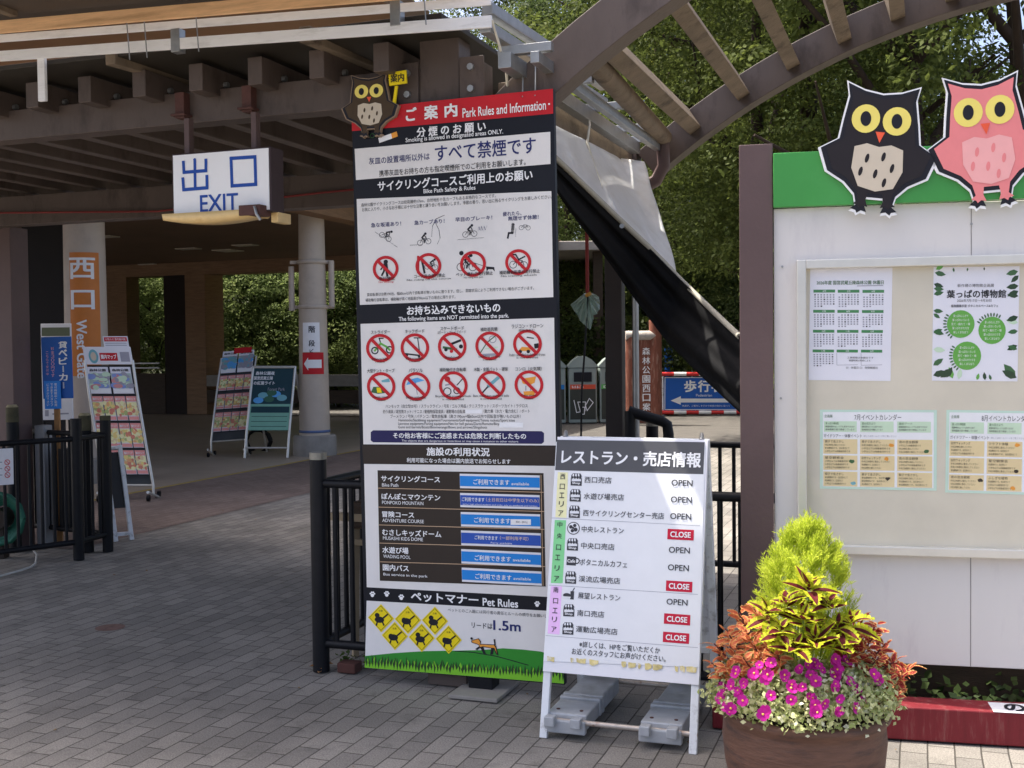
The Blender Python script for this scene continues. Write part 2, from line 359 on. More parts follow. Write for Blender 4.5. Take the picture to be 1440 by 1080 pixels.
# curved ribs
R0a, R1a, CA, CZ = 4.3, 4.5, 3.1, -.65
def arch_pt(t, r, b): return AB(CA + r * math.sin(t), b, CZ + r * math.cos(t))
def arch(m, b0, b1, t0):
    n = 40; vs = []; T = [t0 + (-2 * t0) * i / n for i in range(n + 1)]
    for t in T: vs += [arch_pt(t, R0a, b0), arch_pt(t, R1a, b0), arch_pt(t, R1a, b1), arch_pt(t, R0a, b1)]
    fs = [(4 * i + q, 4 * i + (q + 1) % 4, 4 * i + 4 + (q + 1) % 4, 4 * i + 4 + q) for i in range(n) for q in range(4)]
    fs += [(3, 2, 1, 0), (4 * n, 4 * n + 1, 4 * n + 2, 4 * n + 3)]; m.add(vs, fs, BROWN)
tA = -math.asin((CA - .1) / 4.4)
add('front_arch', lambda m: arch(m, .06, .2, tA)); tB = -math.asin((CA - .36) / 4.4)
add('back_arch', lambda m: arch(m, 2.36, 2.5, tB - .005))
add('arch_post', lambda m: m.gbox(6.0, 6.22, .06, .22, 0, 2.75, BROWN)); add('arch_post', lambda m: m.gbox(6.0, 6.22, 2.34, 2.5, 0, 2.75, BROWN))
for k in range(18):
    t = math.asin((.62 + .31 * k - CA) / 4.44)
    rd = A * math.sin(t) + Z * math.cos(t); td = A * math.cos(t) - Z * math.sin(t); r = 4.44
    c = arch_pt(t, r, 1.3); add('purlin', lambda m: m.box(c, td, B, rd, .085, 2.16, .16, TANB))
# joint plates with bolt heads over the front post
def plate(m, a0, a1):
    if True:
        m.gbox(a0, a1, .045, .06, 2.75, 2.95, BROWN)
        for z in (2.80, 2.90):
            c = AB((a0 + a1) / 2, .045, z); m.tube([c, c - B * .018], .016, STEEL, 8)
for q_ in ((-.31, -.205), (.005, .125)): add('joint_plate', lambda m: plate(m, *q_), bevel=.002)
# roof over the flat bay, gutter and edge beam toward the arch
add('roof_sheet', lambda m: m.gbox(-7.2, .05, -.26, 3.2, 3.045, 3.07, mat('brown_roof_sheet', rgb(92, 82, 68, .28), .6, 0, .2, 3)))
add('edge_beam', lambda m: m.gbox(.13, .25, .22, 2.36, 2.6, 2.86, TANB))
def frame_alu(m):
    m.gbox(.27, .33, -.15, 2.25, 2.83, 2.90, STEEL); m.gbox(.42, .46, -.15, 2.25, 2.84, 2.89, STEEL)
    for b in (-.1, .55, 1.2, 1.85, 2.23): m.gbox(.25, .5, b, b + .04, 2.9, 2.94, STEEL)
add('roof_frame', frame_alu, bevel=.002)
add('gutter', lambda m: (m.tube([AB(.56, .22, 2.96), AB(.47, 2.3, 2.93)], .055, TANB, 14), m.tube([AB(.47, 2.28, 2.93), AB(.47, 2.3, 2.75), AB(.42, 2.3, 2.66), AB(.33, 2.3, 2.62)], .042, BROWN2, 12)), bevel=0)
add('downpipe', lambda m: m.tube([AB(.215, 2.56, 2.7), AB(.215, 2.56, .05)], .022, STEEL, 12), bevel=0)
def rails(m):
    for z0, z1, h in ((3.195, 3.08, .038), (3.105, 2.992, .052)):
        m.bar(AB(-2.36 - 3, -.3, z0 + .125), AB(.3, -.3, z1), .014, h, WALU)
    for a in (-1.3, -.15): m.bar(AB(a, -.285, 3.02), AB(a, -.285, 3.13), .05, .05, STEEL, up=B)
    m.bar(AB(.28, -.3, 3.05), AB(.3, 1.5, 3.1), .05, .05, STEEL); m.bar(AB(.26, -.28, 2.98), AB(.3, 1.5, 3.0), .05, .05, STEEL)
    m.bar(AB(-2.11, -.285, 3.09), AB(-2.11, -.285, 2.86), .045, .02, WALU, up=B)
add('canopy_rail', rails, bevel=.003)
for k, a in enumerate((-.62, -1.7, -2.8)):
    add('canopy_batten', lambda m: m.bar(AB(a, -.28, 3.04), AB(a + .1, 2.6, 3.12), .06, .07, TANB))
def wires(m):
    for a in (-1.55, -1.45, -1.16, .0): m.tube([AB(a, -.34, 3.19), AB(a + .01, -.335, 3.0)], .003, STEEL, 5)
    m.tube([AB(.3, -.3, 3.0), AB(.27, -.05, 2.86), AB(.24, .05, 2.8)], .006, mat('rope_white', rgb(215, 210, 195), .8), 6)
add('tie_wire', wires, bevel=0)
# overhanging porch roof in front of the pergola; unseen right part extended for shade
pr = thing('porch_roof', 'dark brown porch roof overhang with a tan timber fascia at top left', 'roof', AB(-5, -1, 3.3))
SOFF = mat('brown_soffit', rgb(96, 82, 70, .6), .7, 0, .12, 2)
def soffit(m):
    zf = lambda a: 3.245 - .036 * (a + .9)
    q = [(a, b, zf(a) + dz) for dz in (0, .16) for a, b in ((-9, -1.6), (.14, -1.6), (.14, -.24), (-9, -.24))]
    m.add([AB(*p) for p in q], [(0, 1, 2, 3), (7, 6, 5, 4), (0, 4, 5, 1), (1, 5, 6, 2), (2, 6, 7, 3), (3, 7, 4, 0)], SOFF)
add('soffit', soffit, pr)
add('fascia', lambda m: m.bar(AB(-6, -.34, 3.375), AB(.32, -.34, 3.135), .012, .065, PLY), pr)
add('soffit_batten', lambda m: m.bar(AB(-2.2, -1.5, 3.28), AB(-2.2, -.37, 3.28), .05, .03, TANB), pr)

# ------------------------------------------------------------------ hall behind
hall = thing('entrance_hall', 'dark open entrance hall with brown ceiling and pillared back wall', 'building', AB(-14, 12, 0))
CEIL = mat('hall_ceiling', rgb(118, 94, 72, 1), .75, 0, .1, 1.2)
WOODW = mat('hall_timber_wall', rgb(136, 106, 78, 1), .7, 0, .2, 3, .2, stretch=(1, 1, 10))
add('ceiling', lambda m: m.gbox(-32, -6.1, 4.2, 21, 3.9, 4.15, CEIL), hall)
add('added_shade_roof', lambda m: m.gbox(-32, -5.0, 3.15, 11, 6.4, 6.7, CEIL), hall)  # unseen slab added above the hall to keep sun off the path
add('eave_beam', lambda m: m.gbox(-6.6, -6.3, 4.2, 21, 3.6, 3.88, WOODW), hall)
def px_ab(x, y, b): return ab_of(PB(x, y, b))[0]
BW = 19.8
def wall_seg(x0, x1, z0, z1, mt, th=.5, name='back_wall'):
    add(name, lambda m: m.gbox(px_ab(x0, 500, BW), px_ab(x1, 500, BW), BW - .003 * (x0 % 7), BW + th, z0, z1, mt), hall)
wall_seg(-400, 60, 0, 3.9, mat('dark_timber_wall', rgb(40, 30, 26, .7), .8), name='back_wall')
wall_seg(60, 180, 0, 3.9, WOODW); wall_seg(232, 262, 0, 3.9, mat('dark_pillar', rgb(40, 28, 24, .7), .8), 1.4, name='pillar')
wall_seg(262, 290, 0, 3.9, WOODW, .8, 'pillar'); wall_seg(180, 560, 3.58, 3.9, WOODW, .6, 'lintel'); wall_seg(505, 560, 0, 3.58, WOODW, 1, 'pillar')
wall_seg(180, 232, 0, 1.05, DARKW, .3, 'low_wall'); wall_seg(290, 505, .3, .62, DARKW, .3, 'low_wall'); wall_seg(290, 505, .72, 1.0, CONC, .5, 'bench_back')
def hrail(m):
    for z in (1.2, 1.32): m.bar(AB(px_ab(181, 500, BW), BW - .2, z), AB(px_ab(231, 500, BW), BW - .2, z), .04, .04, STEEL)
add('railing', hrail, hall)
for x, y in ((316, 352), (265, 350), (345, 345), (325, 353), (160, 375), (210, 372), (330, 372), (147, 333)):
    p = G(x, y, 3.885); add('ceiling_lamp', lambda m: m.box(p, A, B, Z, .5, .3, .02, mat('lamp_glass', rgb(200, 190, 170), .4)), hall, 0)
# timber side building at far left
sb = thing('ticket_building', 'brown plank clad building edge at the far left with a white poster', 'building', D(-60, 500, 11.5))
def planks(m):
    p0, p1 = D(-420, 620, 11.2), D(11, 620, 11.6)
    d = (p1 - p0); d.z = 0; n = Vector((-d.y, d.x, 0)).normalized()
    for k in range(19):
        z = .2 * k; q0, q1 = Vector((p0.x, p0.y, z + .095)), Vector((p1.x, p1.y, z + .095)); m.bar(q0 + n * (.004 * (k % 2)), q1 + n * (.004 * (k % 2)), .3, .19, WOODW)
add('plank_wall', planks, sb, .006)
def poster_side(m):
    p = D(-2, 520, 11.3); m.box(p, Vector((1, .03, 0)), Vector((0, 1, 0)), Z, .11, .01, .62, WHITE)
add('poster', poster_side, sb)
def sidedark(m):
    m.box(D(74, 470, 15.5) + Z * .2, A, B, Z, .7, .3, 3.4, mat('doorway_shade', rgb(24, 19, 18, .7), .8))  # near-black box stands in for the unlit opening
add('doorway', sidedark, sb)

# round columns
COLM = mat('column_paint', rgb(202, 188, 172, .9), .6, 0, .07, 3, .1, stain=rgb(150, 140, 128), stain_amt=.3)
def column(name, label, c, r0, r1, h):
    t = thing(name, label, 'column', c)
    m_ = MB(); m_.lathe(c, [(r0, .3), (r1, h)], COLM, 40); m_.build('shaft', t)
    m_ = MB(); m_.lathe(c, [(0, .31), (r0 + .07, .31), (r0 + .09, .29), (r0 + .1, 0)], CONC, 40); m_.build('plinth', t); return t
c2 = G(437, 642) + Vector((0.02, .27, 0)); c2.z = 0
col2 = column('round_column', 'pale round column with stair notice and red arrow paper', c2, .235, .19, 3.9)
c1 = D(122, 500, 14.2); c1.z = 0
col1 = column('round_column', 'pale round column wrapped in an orange West Gate banner', c1, .265, .24, 3.9)
def cylprint(c, r0, r1, h, corners, zt, zb, wd, th0):
    # board wrapped on a column: u runs round the shaft
    def f(u, v, k):
        z = zt - v; r = r0 + (r1 - r0) * (z - .3) / (h - .3) + .004 + k
        th = th0 + (u - wd / 2) / (r0 * .93)
        return Vector((c.x + r * math.sin(th), c.y - r * math.cos(th), z))
    return Print(corners, Vector((0, 0, 0)), Vector((wd, 0, 0)), Vector((0, 0, zt - zb)), Vector((0, 1, 0)), fmap=f)
def cyl_dist(c): return c.y
def zat(y, x, c): return D(x, y, c.y).z
ORANGE = ink('orange_banner', 198, 122, 62); WINK = ink('white', 232, 232, 234); KINK = ink('black', 34, 34, 40); RINK = ink('red', 186, 36, 44)
def wrapfill(P, u0, u1, v0, v1, mt, k, n=12):
    for i in range(n):
        a = u0 + (u1 - u0) * i / n; b = u0 + (u1 - u0) * (i + 1) / n; P.uvpoly([(a, v0), (b, v0), (b, v1), (a, v1)], mt, k)
cw = [(103, 357), (136, 357), (143, 500), (107, 500)]
zt, zb = zat(357, 120, c1) , zat(500, 120, c1)
P = cylprint(c1, .265, .24, 3.9, cw, zt, zb, .36, .33)
wrapfill(P, 0, .36, 0, P.Hd + .25, ORANGE, 0)
P.view(40, 300, 4.8); P.text('西', 372, 372, 140, 135, WINK, 3, .02); P.text('口', 380, 573, 128, 128, WINK, 3, .02); P.text('West Gate', 385, 912, 420, 58, WINK, 3, .02, rot=math.pi / 2)
P.build('orange_banner', col1)
cw2 = [(415, 454), (440, 454), (446, 525), (417, 525)]
zt, zb = zat(454, 430, c2), zat(526, 430, c2); P = cylprint(c2, .235, .19, 3.9, cw2, zt, zb, .3, .08)
wrapfill(P, 0, .27, 0, P.Hd * .57, WINK, 0); wrapfill(P, -.01, .33, P.Hd * .58, P.Hd, RINK, 0.5)
for i in range(7): P.uvpoly([(.02 + .01 * i, P.Hd * (.80 - .018 * i)), (.03 + .01 * i, P.Hd * (.80 - .018 * (i + 1))), (.03 + .01 * i, P.Hd * (.80 + .018 * (i + 1))), (.02 + .01 * i, P.Hd * (.80 + .018 * i))], WINK, 4)
wrapfill(P, .09, .29, P.Hd * .72, P.Hd * .88, WINK, 4)
P.view(180, 360, 3.6); P.text('階', 893, 368, 30, 30, KINK, 3, .02); P.text('段', 895, 432, 30, 30, KINK, 3, .02); P.text('↙', 896, 468, 18, 18, KINK, 3)
P.build('paper_notice', col2)
def pipes(m):
    for sx, y0, y1 in ((-.31, 375, 437), (.3, 368, 432)):
        p = D(430, y0, c2.y); q = D(430, y1, c2.y); m.tube([(c2.x + sx, c2.y - .05, p.z), (c2.x + sx, c2.y - .05, q.z)], .045, COLM, 12)
    for y in (369, 432):
        z = D(430, y, c2.y).z; m.lathe((c2.x, c2.y, z), [(.22, -.03), (.235, -.02), (.235, .02), (.22, .03)], COLM, 30)
        m.box((c2.x, c2.y - .02, z), Vector((1, 0, 0)), Vector((0, 1, 0)), Z, .66, .04, .05, COLM)
m_ = MB(); pipes(m_); m_.build('pipe_clamp', col2)
m_ = MB(); zb_ = zat(606, 436, c2); m_.lathe((c2.x, c2.y, zb_), [(.236, -.02), (.239, -.02), (.239, .02), (.236, .02)], mat('blue_band', rgb(90, 110, 150), .5), 40); m_.build('blue_band', col2)

# ------------------------------------------------------------------ inks
NAVY = ink('navy', 40, 46, 100); DGREY = ink('dark_grey', 62, 62, 66); BLUE = ink('blue', 38, 128, 205); DBLUE = ink('deep_blue', 48, 84, 170)
BRBLK = ink('brown_black', 52, 45, 40); BLK = ink('sign_black', 24, 26, 33); YEL = ink('yellow', 238, 205, 30); GRN = ink('grass_green', 120, 185, 50)
DGRN = ink('hill_green', 52, 135, 48); ORG = ink('orange', 222, 150, 60); PEACH = ink('peach', 238, 200, 165); TANL = ink('tan_line', 190, 160, 130)
TEAL = ink('teal', 110, 165, 175); SKYB = ink('light_blue', 90, 160, 215); CREAM = ink('cream', 245, 225, 175); MINT = ink('mint', 130, 205, 140); PINKL = ink('lilac', 228, 185, 235)
LGRN = ink('pale_green', 200, 224, 196, .45, 1.05); LTAN = ink('pale_tan', 232, 212, 164, .45, 1.0); FGRN = ink('leaf_green', 100, 165, 75); DG2 = ink('dark_green', 60, 100, 62); GREY = ink('mid_grey', 150, 150, 160)
SIGNW = mat('ink_sign_white', rgb(226, 223, 219, 1.06), .42, 0, .04, 3, .12, 4, spec=.25, stain=rgb(205, 204, 200, 1.1), stain_amt=.35, stain_scale=4); PAPW = ink('paper_white', 228, 229, 240, .5)

# ------------------------------------------------------------------ park rules sign
sg = thing('information_sign', 'tall red, black and white park rules sign board standing behind the sandwich board', 'sign', AB(0, 0, 0))
ISC = [(491.5, 152.5), (777, 126.5), (795, 961.5), (516, 941.5)]
tl, X, Y = quad3(ISC, O, B)
NS = -B
NS = (X.cross(-Y)).normalized(); NS = NS if NS.dot(B) < 0 else -NS
m_ = MB(); slab(m_, tl, X, Y, NS, .035, BLK); m_.build('panel', sg, .003)
P = Print(ISC, tl, X, Y, NS); W_ = WINK
P.poly([(491.6, 152.6), (776.9, 126.6), (777.3, 162), (492.5, 183.5)], RINK, 0)
P.view(480, 80, 4.5)
P.text('ご', 437, 362, 70, 88, W_, 3, .035).text('案', 563, 350, 88, 92, W_, 3, .03).text('内', 690, 340, 82, 88, W_, 3, .035)
P.text('Park Rules and Information', 1025, 336, 528, 62, W_, 3, .012); P.disc(1312, 308, 6, W_)
P.text('分 煙 の お 願 い', 690, 462, 440, 64, W_, 3, .025); P.text('Smoking is allowed in designated areas ONLY.', 708, 508, 620, 38, W_, 3, .012)
P.line([(230, 528), (312, 500)], 30, W_, 2).line([(312, 500), (348, 487)], 30, ORG, 2); P.ring(188, 497, 15, 4, DG2, 2)
P.poly([(75, 580), (1320, 485), (1322, 690), (85, 780)], SIGNW, 1)
P.text('灰皿の設置場所以外は', 360, 647, 388, 46, NAVY, 3, .008); P.text('すべて禁煙です', 905, 592, 640, 108, NAVY, 3, .012)
P.text('携帯灰皿をお持ちの方も指定喫煙所でのご利用をお願いします。', 690, 708, 930, 42, KINK, 3, .006)
P.text('サイクリングコースご利用上のお願い', 706, 790, 984, 68, W_, 3, .022); P.text('Bike Path Safety & Rules', 682, 850, 330, 36, W_, 3, .012)
P.view(490, 270, 4.8)
P.poly([(48, 50), (1368, 8), (1383, 725), (75, 772)], SIGNW, 1)
P.text('森林公園サイクリングコースは総距離約17km、自然地形や急カーブもある本格的なコースです。', 528, 64, 915, 26, KINK, 3)
P.text('お気に入りや、小さなお子様には十分な注意と譲り合いをお願いします。季節の香り、思い出に残るサイクリングをお楽しみください。', 712, 86, 1285, 27, KINK, 3)
for t, x, y, ww in (('急な坂道あり！', 250, 225, 205), ('急カーブあり！', 545, 210, 205), ('早目のブレーキ！', 845, 190, 250), ('疲れたら、', 1105, 158, 125), ('無理せず休憩！', 1180, 187, 205)):
    P.text(t, x, y, ww, 31, NAVY, 3, .012)
def rider(P, x, y, s, rot=0, body=True, mt=None):
    mt = mt or KINK; c, d = math.cos(rot), math.sin(rot)
    q = lambda u, v: (x + (u * c - v * d) * s, y + (u * d + v * c) * s)
    for u in (-27, 27): P.ring(*q(u, 12), 19 * s, 3 * s, mt, 2, 16)
    P.line([q(-27, 12), q(-8, -12), q(18, -10), q(27, 12)], 3 * s, mt, 2.2); P.line([q(-8, -12), q(0, 14), q(18, -10)], 3 * s, mt, 2.5)
    if body:
        P.disc(*q(18, -40), 8 * s, mt, 3); P.poly([q(-16, -18), q(8, -40), q(14, -30), q(-4, -16)], mt, 3); P.line([q(10, -32), q(18, -12)], 5 * s, mt, 3.2); P.line([q(-8, -18), q(6, 0), q(0, 16)], 7 * s, mt, 3.4)
rider(P, 252, 300, 1, .55); P.line([(175, 275), (330, 382)], 4, KINK)
rider(P, 508, 335, 1.05, -.2); P.line([(412, 368), (500, 365)], 4, KINK); P.line([(600, 360), (618, 320), (610, 265), (590, 225)], 4, KINK); P.line([(560, 310), (566, 240), (590, 190), (645, 166)], 4, KINK)
rider(P, 818, 282, 1.1, -.1); P.line([(735, 333), (915, 320)], 4, KINK)
for x in (875, 893, 912): P.line([(x, 275), (x + 6, 245), (x + 12, 268), (x + 22, 240)], 3, NAVY)
P.disc(1110, 235, 12, KINK).line([(1110, 245), (1108, 290)], 22, KINK).line([(1108, 290), (1082, 290), (1076, 322)], 12, KINK, 2).line([(1130, 260), (1128, 315)], 5, KINK); rider(P, 1190, 245, .85, .05, False)
for x, y, t, ww, e, ew in ((250, 527, '歩行禁止', 110, 'No walking', 100), (540, 510, 'コース外の走行禁止', 210, 'No riding off the course', 300), (842, 498, 'ペット連れの走行禁止', 250, 'No riding with pets', 130), (1147, 488, '補助輪自転車の走行禁止', 272, 'No training wheels', 240)):
    P.no_entry(x, y, 88, 20, RINK)
    P.text(t, x + 10, y + 67 - (x > 1000) * 2, ww, 26, KINK, 8, .012); P.text(e, x + 5, y + 92, ew, 16, RINK if x < 500 else KINK, 8)
P.disc(250, 480, 15, KINK, 3).poly([(235, 490), (262, 492), (268, 545), (232, 540)], KINK, 3).line([(255, 540), (262, 580)], 14, KINK, 3).line([(240, 540), (222, 575)], 12, KINK, 3).line([(236, 505), (215, 535)], 9, KINK, 3)
rider(P, 560, 505, 1.0, .1); P.line([(470, 440), (470, 560)], 16, RINK, 2).line([(495, 470), (515, 560)], 14, KINK, 2)
rider(P, 800, 500, 1.5, 0); P.disc(763, 424, 15, KINK, 3); P.poly([(930, 515), (985, 520), (990, 550), (975, 535), (945, 535), (935, 550)], KINK, 3).line([(820, 480), (935, 520)], 3, KINK, 3)
rider(P, 1150, 490, 1.35, .05, False); P.line([(1095, 435), (1130, 437), (1150, 470), (1190, 450)], 9, KINK, 3)
P.text('貸自転車は台数190台、幅60cm以内で自転車が無いものに限ります。但し、混雑状況によりご利用できない場合がございます。', 675, 683, 1130, 24, KINK, 3)
P.text('補助輪付自転車は、補助輪が高く地面高が90cm以下の場合に限ります。', 415, 730, 610, 24, KINK, 3)
P.view(490, 420, 4.5)
P.text('お持ち込みできないもの', 663, 78, 592, 60, W_, 3, .025); P.text('The following items are NOT permitted into the park.', 663, 134, 698, 35, W_, 3, .014)
P.poly([(75, 170), (1302, 135), (1315, 940), (98, 935)], SIGNW, 1)
NO = [(203, 325), (423, 322), (660, 315), (897, 312), (1135, 300), (210, 568), (432, 568), (668, 563), (907, 560), (1145, 558)]
LB = [('ストライダー', 205, 222, 122), ('キックボード', 423, 218, 122), ('スケートボード', 660, 200, 150), ('補助遊具類', 893, 207, 108), ('ラジコン・ドローン', 1135, 187, 200), ('大型テント・タープ', 208, 468, 175), ('パラソル', 430, 466, 88), ('補助輪付き自転車', 665, 462, 168), ('木製・金属バット・硬球', 905, 460, 215), ('コンロ（火気類）', 1143, 457, 165)]
EN = ['Balance bike', 'Kick scooters', 'Skateboards', 'Slackline or play', 'Radio controlled models and drones', 'Large tents', 'Beach umbrellas', 'Bicycles with training wheels', 'Bats, metal bats and hard balls', 'Camp stoves']
for (x, y) in NO: P.no_entry(x, y, 91, 19, RINK, 5)
for t, x, y, ww in LB: P.text(t, x, y, ww, 25, KINK, 8, .006)
P.text('Sボード・ブレイブボード', 658, 224, 180, 20, KINK, 8); P.text('類似品含む', 1130, 214, 100, 16, KINK, 8)
for (x, y), e in zip(NO, EN):
    ww = min(225, 10 + 7.6 * len(e)); P.text(e, x, y + 68, ww, 17, KINK, 8); P.text('is not allowed', x, y + 86, ww * .6, 12, KINK, 8)
P.ring(168, 340, 24, 8, KINK, 2).ring(262, 335, 24, 8, KINK, 2).line([(168, 340), (205, 295), (240, 315), (262, 335)], 12, FGRN, 2).line([(205, 295), (195, 262), (220, 262)], 7, KINK, 2)
P.line([(415, 260), (460, 260)], 6, KINK, 2).line([(440, 260), (455, 370)], 6, KINK, 2).line([(360, 360), (455, 372)], 9, KINK, 2).disc(372, 370, 8, KINK, 3).disc(450, 378, 8, KINK, 3)
P.line([(600, 320), (690, 335)], 14, DG2, 2).line([(640, 305), (715, 275)], 14, KINK, 2).disc(620, 335, 11, KINK, 3).disc(655, 345, 11, RINK, 3).disc(715, 315, 13, KINK, 3)
P.line([(835, 360), (880, 290), (930, 250)], 6, DG2, 2).line([(870, 330), (950, 320)], 8, LGRN, 2).line([(850, 370), (950, 365)], 14, GREY, 2).ring(915, 270, 24, 5, GREY, 2)
P.poly([(1075, 345), (1100, 318), (1150, 322), (1155, 345)], ORG, 2).disc(1090, 348, 11, KINK, 3).disc(1140, 348, 11, KINK, 3).line([(1130, 258), (1175, 265)], 7, KINK, 2).poly([(1175, 300), (1205, 295), (1205, 325), (1180, 330)], KINK, 2)
P.poly([(145, 605), (160, 570), (210, 570), (235, 610), (190, 615)], DG2, 2).poly([(180, 575), (205, 575), (215, 608), (185, 608)], YEL, 3).poly([(210, 530), (260, 515), (265, 540), (215, 542)], TEAL, 2)
P.poly([(368, 560), (385, 525), (440, 512), (485, 530), (430, 545)], SKYB, 2).line([(425, 530), (440, 620)], 5, GREY, 2)
P.disc(630, 522, 18, RINK, 2).ring(630, 600, 26, 6, KINK, 2).ring(690, 595, 22, 6, KINK, 2).line([(620, 560), (660, 550), (690, 590)], 9, GREY, 2).line([(690, 560), (735, 510)], 6, KINK, 2)
P.line([(850, 610), (890, 565)], 9, KINK, 2).line([(885, 570), (960, 505)], 20, TEAL, 2)
P.poly([(1095, 520), (1190, 505), (1180, 545), (1150, 560), (1105, 550)], ORG, 2).line([(1125, 565), (1125, 595)], 7, GREY, 2).line([(1155, 560), (1155, 595)], 7, GREY, 2).poly([(1110, 600), (1185, 595), (1178, 625), (1115, 625)], ORG, 2)
P.text('ハンモック（自立型は可）/ スラックライン / 弓矢 / ゴルフ用品 / テニスラケット / スポーツカイト / ラクロス', 679, 692, 898, 24, KINK, 3)
P.text('釣り道具 / 球技用ネット / テニス / 動植物採取道具 / 運動場の自転車', 480, 727, 522, 24, KINK, 3); P.rect(745, 714, 850, 740, W_, 4); P.text('（動力車（水力・電力含む）/ ボート', 1005, 724, 290, 24, KINK, 3)
P.text('ブーメラン / 弓矢 / パチンコ / 電気自転車（高さ190cm×幅60cm以内で回転音が無いもの以外）', 673, 757, 823, 24, KINK, 3)
P.text('Hammocks/Slacklining equipment/Tournaments/Golf equipment/Tennis rackets/Sport kites', 683, 784, 735, 22, KINK, 3)
P.text('Lacrosse equipment/Fishing equipment/Net for ball games/Darts/Remote/Bicy', 635, 806, 640, 22, KINK, 3); P.rect(960, 796, 1110, 828, W_, 4)
P.text('Guns and barrels/Boats/Boomerangs/Bows and arrows/Slingshots', 597, 828, 563, 22, KINK, 3)
P.poly([(160, 846), (1225, 850), (1240, 862), (1240, 918), (1225, 930), (160, 922), (145, 910), (145, 858)], ink('navy_bar', 42, 40, 82), 2)
P.text('その他お客様にご迷惑または危険と判断したもの', 700, 880, 840, 38, W_, 4, .02); P.text('The objects that are dangerous or hazardous or may cause a nuisance to other visitors', 705, 915, 735, 17, W_, 4)
P.view(500, 620, 4.8)
P.poly([(48, 42), (1350, 48), (1356, 178), (60, 168)], BRBLK, 2)
P.text('施設の利用状況', 697, 86, 425, 58, W_, 4, .025); P.text('利用可能になった場合は園内放送でお知らせします', 697, 147, 698, 33, W_, 4, .014)
P.poly([(62, 170), (1356, 180), (1382, 1058), (86, 1000)], SIGNW, 1)
P.build('printed_face', sg)
# sliding status board on the sign
P2 = Print(ISC, tl, X, Y, NS); P2.off = .003; P2.view(500, 620, 4.8)
st = MB()
q = [P2.at(*P2.uv(*c), 0) for c in ((155, 212), (1272, 228), (1288, 985), (175, 955))]
st.prism(q, -NS * .002, BRBLK); sbd = st.build('status_board', sg); P2.off = .0036
for k, y in enumerate((332, 460, 580, 702, 828)): P2.line([(160 + k * 4, y), (1276 + k * 3, y + 24)], 4, TANL, 1)
P2.line([(1256, 240), (1272, 980)], 4, TANL, 1)
for t, x, y, ww, h in (('サイクリングコース', 378, 270, 398, 42), ('ぽんぽこマウンテン', 381, 390, 397, 42), ('冒険コース', 297, 510, 216, 42), ('むさしキッズドーム', 388, 634, 398, 44), ('水遊び場', 280, 750, 176, 44), ('園内バス', 283, 868, 175, 44)): P2.text(t, x, y, ww, h, W_, 2, .022)
for t, x, y, ww in (('Bike Path', 242, 311, 110), ('PONPOKO MOUNTAIN', 327, 431, 279), ('ADVENTURE COURSE', 330, 552, 280), ('MUSASHI KIDS DOME', 330, 672, 270), ('WADING POOL', 290, 793, 183), ('Bus service in the park', 348, 919, 297)): P2.text(t, x, y, ww, 23, W_, 2, .004)
P2.build('lettering', sbd)
rows = [(712, 233, 1248, 243, 97, 0), (715, 362, 1248, 375, 95, 1), (720, 490, 1252, 503, 96, 0), (722, 613, 1256, 630, 99, 1), (724, 738, 1258, 760, 96, 0), (728, 862, 1262, 885, 94, 0)]
P3 = Print(ISC, tl, X, Y, NS); P3.view(500, 620, 4.8)
for i, (x0, y0, x1, y1, h, deep) in enumerate(rows):
    P3.mb = MB(); P3.off = .0065
    q = [P3.at(*P3.uv(*c), 0) for c in ((x0, y0), (x1, y1), (x1 + 2, y1 + h), (x0 + 3, y0 + h))]
    P3.mb.prism(q, -NS * .0025, WHITE); P3.off = .0068
    P3.poly([(x0 + 2, y0 + 14), (x1 - 1, y1 + 14), (x1 + 1, y1 + h - 15), (x0 + 4, y0 + h - 14)], DBLUE if deep else BLUE, 1)
    cy = (y0 + y1) / 2 + h / 2 + 1; xm = (x0 + x1) / 2
    if i in (0, 4, 5): P3.text('ご利用できます', xm - 54, cy + 1, 242, 37, W_, 3, .015); P3.text('available', xm + 140, cy + 12, 118, 19, W_, 3, .01)
    if i == 2: P3.text('ご利用できます', xm - 54, cy, 242, 37, W_, 3, .015); P3.rect(1056, 536, 1192, 574, W_, 3); P3.text('雨天一部中止', 1132, 555, 80, 14, KINK, 4)
    if i == 1: P3.text('ご利用できます', 804, cy - 12, 152, 28, W_, 3, .015); P3.text('（土日祝日は中学生以下のみ）', 1066, cy - 8, 352, 26, PEACH, 3); P3.text('Junior high school students and under only on weekends and holidays', xm, cy + 26, 500, 12, W_, 3)
    if i == 3: P3.text('ご利用できます', 893, cy - 11, 155, 28, W_, 3, .015); P3.text('（一部利用不可）', 1080, cy - 8, 190, 26, PEACH, 3); P3.text('Party available', 995, cy + 26, 142, 15, W_, 3)
    P3.build('status_strip', sg)
